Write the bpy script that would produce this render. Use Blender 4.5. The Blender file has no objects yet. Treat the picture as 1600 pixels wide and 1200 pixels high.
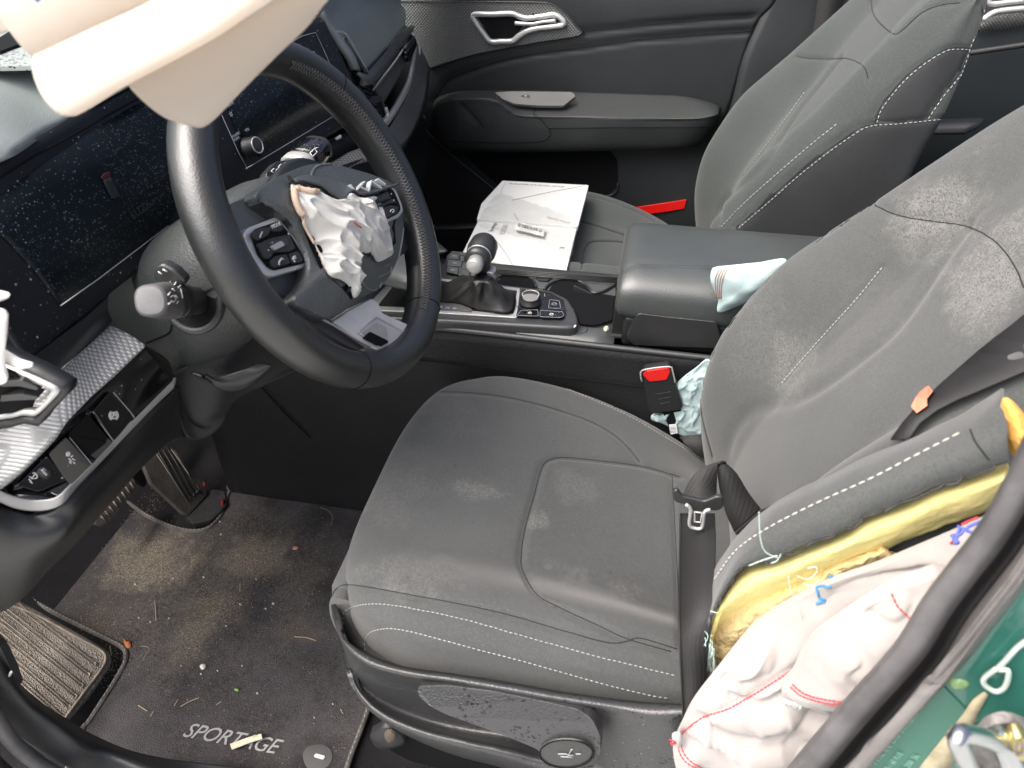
import bpy, bmesh, math, random
import numpy as np
from mathutils import Vector as V, Matrix, noise
from mathutils.bvhtree import BVHTree
random.seed(7); rng=np.random.default_rng(5)
sc=bpy.context.scene; COL=sc.collection
# ------------------------------------------------------------------ camera frame (car axes: x rearward, y to passenger side, z up; metres)
F=1150.; CAM=V((0.,-1.06,1.07))
uu=V((270,-863,1150)).normalized(); h_=math.hypot(uu.y,uu.z)
rr=V((h_,-uu.x*uu.y/h_,-uu.x*uu.z/h_)); zz=V((0,-uu.z/h_,uu.y/h_))
def ray(px,py):
    d=V((px-800,py-600,F)); return V((d.dot(rr),d.dot(uu),d.dot(zz)))
def P(px,py,ax,v):
    d=ray(px,py); i='xyz'.index(ax); return CAM+d*((v-CAM[i])/d[i])
def Q(px,py,p,n):
    d=ray(px,py); p=V(p); n=V(n); return CAM+d*((p-CAM).dot(n)/d.dot(n))
def Y(v,pts): return [P(a,b,'y',v) for a,b in pts]
def X(v,pts): return [P(a,b,'x',v) for a,b in pts]
def Z(v,pts): return [P(a,b,'z',v) for a,b in pts]
def YY(pts): return [P(a,b,'y',c) for a,b,c in pts]
def QQ(pts,p,n): return [Q(a,b,p,n) for a,b in pts]
# ------------------------------------------------------------------ materials
def M(name,col,rough=.6,metal=0.,bumps=(),mott=None,blotch=(),specks=(),spec=.5,sheen=0.,coat=0.,trans=0.,knurl=None,alpha=1.,sss=0.,emis=None,stripe=None,transl=0.):
    m=bpy.data.materials.new(name); m.use_nodes=True; nt=m.node_tree; N=nt.nodes; L=nt.links
    b=N['Principled BSDF']; b.inputs['Roughness'].default_value=rough; b.inputs['Metallic'].default_value=metal
    b.inputs['Specular IOR Level'].default_value=spec
    if sheen: b.inputs['Sheen Weight'].default_value=sheen; b.inputs['Sheen Roughness'].default_value=.5
    if coat: b.inputs['Coat Weight'].default_value=coat; b.inputs['Coat Roughness'].default_value=.08
    if trans: b.inputs['Transmission Weight'].default_value=trans
    if sss: b.inputs['Subsurface Weight'].default_value=sss; b.inputs['Subsurface Radius'].default_value=(.01,.008,.006); b.inputs['Subsurface Scale'].default_value=.6
    if alpha<1: b.inputs['Alpha'].default_value=alpha
    tc=N.new('ShaderNodeTexCoord'); oc=tc.outputs['Object']
    def math_(op,a,c=None,d=None,clamp=False):
        n=N.new('ShaderNodeMath'); n.operation=op; n.use_clamp=clamp
        for i,v in enumerate((a,c,d)):
            if v is None: continue
            if isinstance(v,(int,float)): n.inputs[i].default_value=v
            else: L.new(v,n.inputs[i])
        return n.outputs[0]
    def noise_(s,det=3,r=.55,vec=None):
        n=N.new('ShaderNodeTexNoise'); n.inputs['Scale'].default_value=s; n.inputs['Detail'].default_value=det; n.inputs['Roughness'].default_value=r
        L.new(vec or oc,n.inputs['Vector']); return n.outputs['Fac']
    def ss(v,a,c):
        n=N.new('ShaderNodeMapRange'); n.interpolation_type='SMOOTHSTEP'; L.new(v,n.inputs[0]); n.inputs[1].default_value=a; n.inputs[2].default_value=c; return n.outputs[0]
    def mix(fac,a,c):
        n=N.new('ShaderNodeMix'); n.data_type='RGBA'
        if isinstance(fac,(int,float)): n.inputs[0].default_value=fac
        else: L.new(fac,n.inputs[0])
        for i,v in ((6,a),(7,c)):
            if isinstance(v,tuple): n.inputs[i].default_value=(*v,1)
            else: L.new(v,n.inputs[i])
        return n.outputs[2]
    cur=tuple(col)
    if mott:   # (scale, amount)
        f=ss(noise_(mott[0],5,.6),.3,.7)
        cur=mix(f,tuple(c*(1-mott[1]) for c in col),tuple(min(1,c*(1+mott[1])) for c in col))
    rgh=None
    for bl in blotch: # (center, radius(3), color, strength, noise scale)
        cen,rad,bc,st,ns=bl[:5]
        mp=N.new('ShaderNodeMapping'); mp.vector_type='TEXTURE'; L.new(oc,mp.inputs[0]); mp.inputs['Location'].default_value=cen; mp.inputs['Scale'].default_value=rad
        ln=N.new('ShaderNodeVectorMath'); ln.operation='LENGTH'; L.new(mp.outputs[0],ln.inputs[0])
        d=math_('ADD',ln.outputs['Value'],math_('MULTIPLY',math_('SUBTRACT',noise_(ns,5,.7),.5),2.6))
        msk=math_('SUBTRACT',1.,ss(d,.35,1.0))
        msk=math_('MULTIPLY',msk,math_('MULTIPLY',ss(noise_(ns*(9 if len(bl)<6 else bl[5]),5,.75),*((.22,.80) if len(bl)<7 else bl[6])),st*1.15),clamp=True)
        cur=mix(msk,cur,bc)
    for sp in specks: # (cells/m, radius, density, color, mask scale or 0)
        s,r_,den,scol,ms=sp[:5]
        vo=N.new('ShaderNodeTexVoronoi'); vo.inputs['Scale'].default_value=s; L.new(oc,vo.inputs['Vector'])
        sep=N.new('ShaderNodeSeparateColor'); L.new(vo.outputs['Color'],sep.inputs[0])
        on=math_('LESS_THAN',sep.outputs[0],den)
        rr_=math_('MULTIPLY',math_('ADD',sep.outputs[1],.25),r_)
        k=math_('MULTIPLY',on,math_('LESS_THAN',vo.outputs['Distance'],rr_))
        if ms: k=math_('MULTIPLY',k,ss(noise_(ms,3),.45,.6))
        cur=mix(k,cur,scol)
    if stripe: # (axis, period, color, duty)
        sx=N.new('ShaderNodeSeparateXYZ'); L.new(oc,sx.inputs[0])
        k=math_('LESS_THAN',math_('PINGPONG',math_('MULTIPLY',sx.outputs['xyz'.index(stripe[0])],1/stripe[1]),1.),stripe[3])
        cur=mix(k,cur,stripe[2])
    height=None
    if knurl: # (axisA, axisB, period A, period B, strength, dark)
        sx=N.new('ShaderNodeSeparateXYZ'); L.new(oc,sx.inputs[0])
        a=math_('MULTIPLY',sx.outputs['xyz'.index(knurl[0])],1/knurl[2]); c=math_('MULTIPLY',sx.outputs['xyz'.index(knurl[1])],1/knurl[3])
        p1=math_('PINGPONG',math_('ADD',a,c),.5); p2=math_('PINGPONG',math_('SUBTRACT',a,c),.5)
        height=math_('MULTIPLY',math_('MULTIPLY',p1,p2),4.)
        kd=N.new('ShaderNodeBump'); kd.inputs['Strength'].default_value=knurl[4]; kd.inputs['Distance'].default_value=.002; L.new(height,kd.inputs['Height'])
        if knurl[5]:
            cur=mix(ss(height,.05,.35),tuple(c*knurl[5] for c in col),cur)
        prev=kd.outputs[0]
    else: prev=None
    for (kind,s,st,dist) in bumps:
        if kind=='v':
            t=N.new('ShaderNodeTexVoronoi'); t.inputs['Scale'].default_value=s; L.new(oc,t.inputs['Vector']); o=t.outputs['Distance']
        elif kind=='w':
            sx=N.new('ShaderNodeSeparateXYZ'); L.new(oc,sx.inputs[0])
            a=math_('SINE',math_('MULTIPLY',math_('ADD',sx.outputs[0],sx.outputs[2]),s*6.28)); c=math_('SINE',math_('MULTIPLY',math_('ADD',sx.outputs[1],math_('MULTIPLY',sx.outputs[2],.6)),s*6.28)); o=math_('MULTIPLY',a,c)
        else: o=noise_(s,4,.6)
        bp=N.new('ShaderNodeBump'); bp.inputs['Strength'].default_value=st; bp.inputs['Distance'].default_value=dist; L.new(o,bp.inputs['Height'])
        if prev: L.new(prev,bp.inputs['Normal'])
        prev=bp.outputs[0]
    if prev: L.new(prev,b.inputs['Normal'])
    if isinstance(cur,tuple): b.inputs['Base Color'].default_value=(*cur,1)
    else: L.new(cur,b.inputs['Base Color'])
    if transl:
        tr=N.new('ShaderNodeBsdfTranslucent'); tr.inputs[0].default_value=(*[min(1,c*1.1) for c in col],1); ms_=N.new('ShaderNodeMixShader'); ms_.inputs[0].default_value=transl; L.new(b.outputs[0],ms_.inputs[1]); L.new(tr.outputs[0],ms_.inputs[2]); L.new(ms_.outputs[0],N['Material Output'].inputs[0])
    if emis: b.inputs['Emission Color'].default_value=(*emis[0],1); b.inputs['Emission Strength'].default_value=emis[1]
    return m
# ------------------------------------------------------------------ mesh helpers
def tag(o,label=None,cat=None,group=None,kind=None):
    if label: o['label']=label
    if cat: o['category']=cat
    if group: o['group']=group
    if kind: o['kind']=kind
    return o
def thing(name,label,cat,loc=(0,0,0),group=None):
    o=bpy.data.objects.new(name,None); COL.objects.link(o); o.location=loc; o.empty_display_size=.02
    return tag(o,label,cat,group)
def link(name,me,mat,parent=None,smooth=True):
    o=bpy.data.objects.new(name,me); COL.objects.link(o)
    if mat is not None and not me.materials: me.materials.append(mat)
    if smooth:
        for p in me.polygons: p.use_smooth=True
    if parent is not None:
        o.parent=parent; o.matrix_parent_inverse=Matrix.Translation(-V(abs_loc(parent)))
    return o
def abs_loc(o):
    l=V(o.location)
    p=o.parent
    if p is not None: l=l*1 # parts carry identity location
    if p is not None: return V((0,0,0))
    return l
def mesh(name,vs,fs,mat,parent=None,smooth=True):
    me=bpy.data.meshes.new(name); me.from_pydata([tuple(v) for v in vs],[],fs); me.validate(); me.update()
    return link(name,me,mat,parent,smooth)
def cr(pts,n,closed=False):
    """resample a polyline through its points with Catmull-Rom, by arc length, n points"""
    A=np.array([tuple(p) for p in pts],float)
    if len(A)==1: return np.repeat(A,n,0)
    if closed: E=np.vstack([A[-1],A,A[0],A[1]])
    else: E=np.vstack([2*A[0]-A[1],A,2*A[-1]-A[-2]])
    out=[]
    for i in range(1,len(E)-2):
        p0,p1,p2,p3=E[i-1:i+3]; t=np.linspace(0,1,12,endpoint=False)[:,None]
        out.append(.5*((2*p1)+(-p0+p2)*t+(2*p0-5*p1+4*p2-p3)*t*t+(-p0+3*p1-3*p2+p3)*t**3))
    out.append(E[-2][None] if not closed else A[:1]); out=np.vstack(out)
    s=np.r_[0,np.cumsum(np.linalg.norm(np.diff(out,axis=0),axis=1))]
    q=np.linspace(0,s[-1],n+(1 if closed else 0)); 
    if closed: q=q[:-1]
    return np.stack([np.interp(q,s,out[:,k]) for k in range(out.shape[1])],1)
def lin(pts,n):
    A=np.array([tuple(p) for p in pts],float); s=np.r_[0,np.cumsum(np.linalg.norm(np.diff(A,axis=0),axis=1))]
    q=np.linspace(0,s[-1],n); return np.stack([np.interp(q,s,A[:,k]) for k in range(3)],1)
def chaikin(pts,k=2,closed=True):
    A=[V(p) for p in pts]
    for _ in range(k):
        B=[]; n=len(A)
        for i in range(n if closed else n-1):
            a,b=A[i],A[(i+1)%n]; B+= [a*.75+b*.25,a*.25+b*.75]
        if not closed: B=[A[0]]+B+[A[-1]]
        A=B
    return A
def rc(pts,r,k=4):
    """round the corners of a closed polygon by radius r"""
    A=[V(p) for p in pts]; out=[]; n=len(A)
    for i in range(n):
        p,a,b=A[i],A[i-1],A[(i+1)%n]; da=(a-p); db=(b-p); q=min(r,da.length*.45,db.length*.45)
        s=p+da.normalized()*q; e=p+db.normalized()*q
        for j in range(k+1):
            t=j/k; out.append(s*(1-t)**2+p*2*t*(1-t)+e*t*t)
    return out
def gridfaces(nr,nc,cr_=False,cc=False):
    f=[]
    for i in range(nr if cr_ else nr-1):
        for j in range(nc if cc else nc-1):
            a=i*nc+j; b=i*nc+(j+1)%nc; c=((i+1)%nr)*nc+(j+1)%nc; d=((i+1)%nr)*nc+j; f.append((a,b,c,d))
    return f
def sheet(name,rows,mat,parent=None,nu=40,nv=None,thick=.003,smooth=True,hard=False,disp=None,away=True):
    """loft through rows of points; gives it thickness on the side away from the cabin viewpoint"""
    R=[(lin if hard else cr)(r,nu) for r in rows]
    if nv:
        G=np.stack(R,0); G=np.stack([cr(G[:,j],nv) for j in range(nu)],1)
    else: G=np.stack(R,0)
    nr,nc=G.shape[:2]
    e1=G[nr//2,min(nc-1,nc//2+1)]-G[nr//2,nc//2]; e2=G[min(nr-1,nr//2+1),nc//2]-G[nr//2-(1 if nr//2+1>=nr else 0),nc//2]
    nn=np.cross(e1,e2); c=G.reshape(-1,3).mean(0)
    fs=gridfaces(nr,nc)
    if disp is not None:
        nu_=nn/np.linalg.norm(nn); 
        if np.dot(nu_,np.array(CAM)-c)<0: nu_=-nu_
        for i in range(nr):
            for j in range(nc): G[i,j]+=nu_*disp(V(G[i,j]),i/(nr-1),j/(nc-1))
    if np.dot(nn,np.array(CAM)-c)<0: fs=[f[::-1] for f in fs]
    o=mesh(name,G.reshape(-1,3),fs,mat,parent,smooth)
    if thick: m=o.modifiers.new('s','SOLIDIFY'); m.thickness=thick; m.offset=-1
    return o
def prism(name,poly,mat,parent=None,t=.004,bev=.001,nrm=None,seg=2,smooth=False):
    """closed polygon raised towards nrm (default: away from viewpoint it has thickness t)"""
    A=[V(p) for p in poly]; c=sum(A,V())/len(A)
    n=V((0,0,0))
    for i in range(len(A)): n+= (A[i]-c).cross(A[(i+1)%len(A)]-c)
    n.normalize()
    if n.dot(CAM-c)<0: A=A[::-1]; n=-n
    d=(-n if nrm is None else V(nrm).normalized()*-1)*t
    k=len(A); vs=A+[a+d for a in A]; fs=[tuple(range(k)),tuple(range(2*k-1,k-1,-1))]+[(i,i+k,(i+1)%k+k,(i+1)%k) for i in range(k)]
    o=mesh(name,vs,fs,mat,parent,smooth)
    if bev: m=o.modifiers.new('b','BEVEL'); m.width=bev; m.segments=seg; m.limit_method='ANGLE'; m.angle_limit=.6
    if bev: 
        for p in o.data.polygons: p.use_smooth=True
        w=o.modifiers.new('w','WEIGHTED_NORMAL')
    return o
def dome(name,poly,mat,parent=None,h=.01,t=.008,p=2.4,rings=12,n=90,cen=None,disp=None,closed_sm=True,nrm=None):
    """pillow over a closed outline"""
    A=cr(poly,n,True) if closed_sm else np.array([tuple(q) for q in lin(list(poly)+[poly[0]],n+1)[:-1]])
    c=A.mean(0) if cen is None else np.array(tuple(cen))
    nn=np.zeros(3)
    for i in range(n): nn+=np.cross(A[i]-c,A[(i+1)%n]-c)
    nn/=np.linalg.norm(nn)
    if np.dot(nn,np.array(CAM)-c)<0: A=A[::-1]; nn=-nn
    if nrm is not None: nn=np.array(tuple(V(nrm).normalized()))
    vs=[]; 
    vs+=list(A-nn*t)
    for k in range(rings):
        s=1-(k/rings)**1.3
        ring=c+(A-c)*s+nn*h*(1-s**p); vs+=list(ring)
    vs.append(c+nn*h)
    vs=np.array(vs)
    if disp is not None:
        for i in range(n,len(vs)): vs[i]+=nn*disp(V(vs[i]),1-((i-n)//n)/rings)
    fs=gridfaces(rings+1,n,False,True)
    last=rings*n; fs+=[(last+i,last+(i+1)%n,len(vs)-1) for i in range(n)]
    return mesh(name,vs,fs,mat,parent)
def tubev(path,r,n=8,closed=False,cap=True):
    A=[V(p) for p in path]; k=len(A); vs=[];fs=[]
    rad=r if hasattr(r,'__len__') else [r]*k
    up=None
    for i in range(k):
        if closed: t=A[(i+1)%k]-A[i-1]
        else: t=A[min(k-1,i+1)]-A[max(0,i-1)]
        if t.length<1e-9: t=V((1,0,0))
        t.normalize()
        if up is None: up=t.orthogonal().normalized()
        up=(up-t*up.dot(t)); up=up.normalized() if up.length>1e-6 else t.orthogonal().normalized()
        b=t.cross(up)
        for j in range(n):
            a=2*math.pi*j/n; vs.append(A[i]+(up*math.cos(a)+b*math.sin(a))*rad[i])
    fs=gridfaces(k,n,closed,True)
    if cap and not closed: fs+=[tuple(range(n))[::-1],tuple((k-1)*n+j for j in range(n))]
    return vs,fs
def tube(name,path,r,mat,parent=None,n=8,closed=False,sm=0):
    if sm: path=[V(p) for p in cr(path,sm,closed)]
    vs,fs=tubev(path,r,n,closed); return mesh(name,vs,fs,mat,parent)
def multi(name,parts,mat,parent=None,smooth=True):
    VS=[];FS=[]
    for vs,fs in parts:
        o=len(VS); VS+=list(vs); FS+=[tuple(i+o for i in f) for f in fs]
    return mesh(name,VS,FS,mat,parent,smooth)
def loftrings(name,rings,mat,parent=None,cap=True):
    n=len(rings[0]); vs=[V(p) for r in rings for p in r]; fs=gridfaces(len(rings),n,False,True)
    if cap: fs+=[tuple(range(n))[::-1],tuple((len(rings)-1)*n+j for j in range(n))]
    o=mesh(name,vs,fs,mat,parent); fixn(o); return o
def fixn(o):
    bm=bmesh.new(); bm.from_mesh(o.data); bmesh.ops.recalc_face_normals(bm,faces=bm.faces)
    if bm.calc_volume(signed=True)<0: bmesh.ops.reverse_faces(bm,faces=bm.faces)
    bm.to_mesh(o.data); bm.free()
def box(name,c,s,mat,parent=None,bev=.004,rot=None,seg=3,smooth=True):
    c=V(c); s=V(s)/2; R=rot or Matrix.Identity(3)
    vs=[c+R@V((a*s.x,b*s.y,d*s.z)) for a in(-1,1) for b in(-1,1) for d in(-1,1)]
    fs=[(0,1,3,2),(4,6,7,5),(0,4,5,1),(2,3,7,6),(0,2,6,4),(1,5,7,3)]
    o=mesh(name,vs,fs,mat,parent,smooth)
    if bev: m=o.modifiers.new('b','BEVEL'); m.width=bev; m.segments=seg; o.modifiers.new('w','WEIGHTED_NORMAL')
    return o
def bvh_me(o): 
    me=o.data; return BVHTree.FromPolygons([v.co.copy() for v in me.vertices],[tuple(p.vertices) for p in me.polygons])
def onto(bv,pts,lift=0.,n=0,closed=False):
    """pixel path -> points lying on the modelled surface"""
    pp=[(a,b,0) for a,b in pts]
    if n: pp=cr(pp,n,closed)
    out=[]
    for q in pp:
        d=ray(q[0],q[1]).normalized(); hit,nn,_,_=bv.ray_cast(CAM,d)
        if hit is None:
            best=None
            for i in range(90):
                p=CAM+d*(.25+i*.025); l,n2,_,ds=bv.find_nearest(p)
                if l is not None and (best is None or ds<best[2]): best=(l,n2,ds)
            if best is None or best[2]>.03: continue
            hit,nn=best[0],best[1]
        if nn.dot(d)>0: nn=-nn
        out.append(hit+nn*lift)
    return out
def dashes(name,lines,mat,parent,dash=.0036,gap=.0018,r=.0005):
    o=None
    for pts in lines:
        if len(pts)<2: continue
        parts=[]; A=np.array([tuple(p) for p in pts]); s=np.r_[0,np.cumsum(np.linalg.norm(np.diff(A,axis=0),axis=1))]; q=0.
        while q+dash<s[-1]:
            a=V([np.interp(q,s,A[:,k]) for k in range(3)]); b=V([np.interp(q+dash,s,A[:,k]) for k in range(3)])
            if (a-b).length<dash*1.5: parts.append(tubev([a,(a+b)/2,b],[r*.6,r,r*.6],5))
            q+=dash+gap
        if parts: o=multi(name,parts,mat,parent)
    return o
def groove(o,lines,w=.004,d=.003,toward=None):
    me=o.data; n=len(me.vertices); co=np.empty(n*3); me.vertices.foreach_get('co',co); co=co.reshape(-1,3)
    no=np.empty(n*3); me.vertex_normals.foreach_get('vector',no); no=no.reshape(-1,3)
    tot=np.zeros(n)
    for l in lines:
        if len(l)<2: continue
        A=np.array([tuple(p) for p in l]); lo=A.min(0)-4*w; hi=A.max(0)+4*w
        idx=np.where(((co>lo)&(co<hi)).all(1))[0]
        if len(idx)==0: continue
        c=co[idx]; best=np.full(len(idx),9.)
        for a,b in zip(A[:-1],A[1:]):
            ab=b-a; L2=max(ab@ab,1e-12); t=np.clip(((c-a)@ab)/L2,0,1); best=np.minimum(best,np.linalg.norm(c-a-t[:,None]*ab,axis=1))
        tot[idx]=np.maximum(tot[idx],np.exp(-(best/w)**2)*d)
    co-=no*tot[:,None]; me.vertices.foreach_set('co',co.ravel()); me.update()
def text(name,s,mat,parent,o,xd,yd,size,ext=.0003,align='LEFT',shear=0,sp=1.):
    """raised lettering: o origin, xd reading direction, yd up direction of the letters"""
    cu=bpy.data.curves.new(name,'FONT'); cu.body=s; cu.size=size; cu.extrude=ext; cu.align_x=align; cu.shear=shear; cu.space_character=sp; cu.resolution_u=3
    t=bpy.data.objects.new('tmp',cu); COL.objects.link(t); bpy.context.view_layer.update()
    me=bpy.data.meshes.new_from_object(t.evaluated_get(bpy.context.evaluated_depsgraph_get())); bpy.data.objects.remove(t); bpy.data.curves.remove(cu)
    xd=V(xd).normalized(); yd=V(yd); yd=(yd-xd*yd.dot(xd)).normalized(); zd=xd.cross(yd)
    mt=Matrix((( xd.x,yd.x,zd.x,o[0]),(xd.y,yd.y,zd.y,o[1]),(xd.z,yd.z,zd.z,o[2]),(0,0,0,1)))
    me.transform(mt); me.name=name
    me.materials.clear(); return link(name,me,mat,parent,False)
def ptext(name,s,mat,parent,px,px2,up,plane,size,**k):
    """lettering placed on a plane, baseline running from one spot towards another"""
    a=Q(*px,*plane); b=Q(*px2,*plane); c=Q(*up,*plane); xd=(b-a); yd=(c-a)
    n=xd.cross(yd).normalized(); lift=n*.0006 if n.dot(CAM-a)>0 else -n*.0006
    return text(name,s,mat,parent,a+lift,xd,yd,size,**k)
def nz(p,s,o=0): return noise.noise(V(p)*s+V((o,o*1.7,o*.3)))
def ridged(p,s,o=0):
    return 1-abs(noise.noise(V(p)*s+V((o,o,o))))*2
def crumple(amp,s,seed=0):
    def f(p,e):
        q=p+V((nz(p,s*.6,seed+3),nz(p,s*.6,seed+5),nz(p,s*.6,seed+9)))*.5/s
        q=V((q.x,q.y*1.5+q.z*.7,q.z*.45-q.y*.3))
        a=1-abs(noise.noise(q*s+V((seed,0,0))))*3.2; c=1-abs(noise.noise(q*s*2.1+V((seed,5,0))))*3.2
        return amp*(.7*max(0,a)**2+.35*max(0,c)**2-.35+.9*nz(q,s*.55,seed+2))*min(1,(1-e)*6)
    return f
# ------------------------------------------------------------------ palette
MET=(.6,.6,.59)
G_L=[('v',700,.25,.0006),('n',1500,.2,.0004)]
m_pad =M('dash_leatherette',(.28,.31,.30),.40,bumps=[('v',750,.3,.0006)],mott=(3,.10),spec=1.,specks=[(200,.14,.3,(.35,.36,.35),0)])  # paler than the dark grey pad itself: windshield glare put into the base colour
m_blk =M('grained_black_plastic',(.012,.013,.014),.42,bumps=[('v',800,.25,.0005)],mott=(8,.15),spec=.8)
m_blk2=M('dark_panel_plastic',(.020,.0215,.022),.42,bumps=[('v',900,.22,.0005)],mott=(6,.2),spec=.9,specks=[(180,.07,.10,(.2,.2,.19),0)])
m_void=M('deep_black_plastic',(.004,.004,.005),.7,spec=.2)
m_glos=M('piano_black',(.006,.006,.007),.12,spec=.5,coat=.4,mott=(12,.3),specks=[(300,.26,.45,(.12,.11,.10),4),(170,.15,.55,(.35,.33,.3),0)])
m_scr =M('screen_glass',(.005,.009,.013),.30,spec=.2,coat=.0,specks=[(420,.34,.6,(.09,.105,.115),5),(330,.22,.6,(.20,.23,.24),9),(340,.18,.4,(.2,.22,.23),0),(160,.09,.5,(.42,.45,.45),0)])
m_bez =M('screen_bezel',(.012,.013,.017),.38,spec=.3,specks=[(240,.22,.4,(.12,.12,.13),5),(130,.12,.5,(.4,.4,.4),0)])
m_silv=M('satin_silver_plastic',(.68,.68,.67),.34,metal=.55,mott=(20,.06))
m_silv2=M('dull_silver_plastic',(.46,.455,.445),.45,metal=.3,mott=(30,.1),specks=[(300,.12,.2,(.2,.18,.15),6)])
m_knu =M('knurled_silver_trim',(.72,.725,.72),.42,metal=.1,knurl=('y','z',.0055,.0055,.7,.45))
m_knd =M('knurled_door_trim',(.20,.205,.20),.42,metal=.35,knurl=('x','z',.007,.007,.7,.45))
m_fab =M('charcoal_seat_cloth',(.080,.085,.084),.92,bumps=[('w',420,.35,.0005),('n',900,.35,.0006)],mott=(6,.10),sheen=.25,spec=.2,specks=[(800,.6,.5,(.092,.097,.096),0),(700,.55,.35,(.068,.072,.071),0)])
m_thr =M('pale_grey_thread',(.42,.43,.42),.8)
m_leat=M('black_leather',(.014,.0155,.016),.36,bumps=[('v',520,.18,.0006),('n',60,.12,.002)],mott=(9,.15),spec=1.)
m_arm =M('grained_vinyl',(.052,.059,.058),.38,bumps=[('v',620,.35,.0007)],mott=(7,.1),spec=1.)
m_wht =M('white_marking',(.75,.75,.74),.6)
m_gry =M('grey_marking',(.32,.33,.34),.6)
m_bag =M('airbag_nylon',(.39,.36,.345),.85,bumps=[('w',600,.15,.0003)],mott=(9,.05),sheen=.3,spec=.2)
m_red =M('red_thread',(.62,.05,.07),.8)
m_blue=M('blue_ink',(.03,.16,.45),.8)
m_web =M('belt_webbing',(.022,.0215,.022),.65,bumps=[('w',260,.35,.0005)])
m_foam=M('yellow_foam',(.97,.84,.34),.95,bumps=[('n',200,.5,.002)],mott=(30,.04))
m_foam2=M('old_tan_foam',(.68,.52,.26),.95,bumps=[('n',120,.9,.006)],mott=(40,.2))
m_redp=M('red_plastic',(.75,.015,.012),.3,coat=.3)
m_grn =M('green_car_paint',(.025,.125,.098),.28,coat=.8,mott=(6,.25))
m_rub =M('rubber_seal',(.11,.107,.11),.5,bumps=[('n',300,.3,.001)],mott=(25,.25),specks=[(120,.06,.2,(.25,.23,.22),0)])
# ================================================================== FLOOR AND BODY
m_carp=M('black_carpet',(.014,.013,.015),.98,bumps=[('n',500,.9,.003)],mott=(14,.3),specks=[(160,.05,.12,(.25,.2,.14),5)])
tan=(.38,.32,.24); gry=(.16,.15,.14)
MC=lambda px,py:tuple(P(px,py,'z',.012))
m_mat=M('dirty_mat_pile',(.058,.054,.057),.97,bumps=[('n',420,.9,.003)],mott=(16,.35),
  blotch=[(MC(225,870),(.11,.09,.05),tan,1.,16,24,(.38,.64)),(MC(395,870),(.075,.07,.05),tan,.95,20,24,(.38,.64)),(MC(335,950),(.06,.07,.05),(.2,.17,.12),.8,22,24,(.38,.64)),(MC(300,1000),(.05,.06,.05),tan,.5,22,24,(.38,.64)),(MC(150,970),(.08,.05,.05),(.2,.16,.12),.5,18,24,(.38,.64)),(MC(480,900),(.1,.04,.05),(.15,.12,.09),.5,18,24,(.38,.64)),(MC(470,985),(.04,.03,.05),(.2,.15,.1),.6,20,24,(.38,.64)),(MC(320,880),(.32,.25,.1),(.17,.15,.125),.6,9,24,(.38,.64)),(MC(420,1080),(.3,.15,.1),(.11,.10,.095),.5,9,24,(.38,.64))],
  specks=[(300,.30,.35,(.16,.135,.10),5),(190,.18,.35,(.34,.28,.2),9),(330,.35,.4,(.012,.011,.011),7)])
flo=sheet('floor',[[(-1.15,-.72,.16),(-1.15,-.1,.16),(-1.15,.8,.16)],[(-.98,-.72,.02),(-.98,-.1,.02),(-.98,.8,.02)],[(-.8,-.72,0),(-.8,-.1,0),(-.8,.8,0)],[(1.6,-.72,0),(1.6,-.1,0),(1.6,.8,0)]],m_carp,nu=30,hard=True,thick=.01)
tag(flo,kind='structure')
fw=thing('firewall','black carpeted bulkhead behind the pedals','bulkhead',(-1.1,0,.1))
sheet('bulkhead_carpet',[[(-1.25,-.78,.75),(-1.25,.8,.75)],[(-1.13,-.78,.15),(-1.13,.8,.15)],[(-.99,-.78,.005),(-.99,.8,.005)]],m_carp,fw,nu=4,hard=True,thick=.01)
gr=mesh('ground',[(-150,-150,-.35),(150,-150,-.35),(150,150,-.35),(-150,150,-.35)],[(0,1,2,3)],M('pale_concrete',(.42,.43,.41),.9,bumps=[('n',30,.3,.01)],mott=(2,.15)),None,False); tag(gr,kind='structure')
# ---- body side: sill, pillar, roof
body=thing('body_side','dark green car body side with grey door seal around the open driver doorway','car body',(.2,-.78,0))
m_sill=M('scuffed_sill_plastic',(.030,.032,.035),.45,bumps=[('v',600,.3,.0006)],mott=(10,.25),blotch=[(tuple(P(130,1120,'y',-.69)),(.04,.02,.02),(.3,.26,.22),.5,50),(tuple(P(60,1130,'y',-.69)),(.02,.02,.04),(.35,.3,.25),.6,40)],specks=[(260,.12,.25,(.012,.012,.013),8),(120,.05,.15,(.3,.3,.3),0)])
sheet('sill_trim',[YY([(-60,960,-.68),(-8,1000,-.68),(12,1030,-.68),(30,1066,-.68),(66,1098,-.68),(100,1120,-.675),(140,1145,-.67),(200,1171,-.665),(260,1185,-.66),(330,1194,-.655),(430,1206,-.65),(560,1230,-.65)]),
  YY([(-60,1000,-.70),(-8,1045,-.70),(20,1075,-.70),(60,1115,-.70),(110,1150,-.70),(160,1175,-.69),(230,1200,-.69),(330,1225,-.68),(430,1240,-.68),(560,1262,-.68)]),
  YY([(-60,1070,-.72),(-10,1110,-.72),(15,1140,-.72),(55,1170,-.72),(100,1196,-.72),(150,1215,-.71),(220,1240,-.71),(330,1260,-.71),(430,1280,-.71),(560,1300,-.71)])],m_sill,body,nu=60,nv=24,thick=.004)
seal=[(-90,1050),(-20,1105),(10,1148),(40,1178),(80,1206),(140,1235),(230,1268),(330,1300)]
tube('sill_seal',Y(-.735,seal),.009,m_rub,body,sm=50)
tube('outer_seal',Y(-.755,[(a-32,b+34) for a,b in seal]),.011,M('sill_rubber',(.02,.02,.022),.5,bumps=[('n',200,.3,.001)]),body,sm=50)
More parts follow.
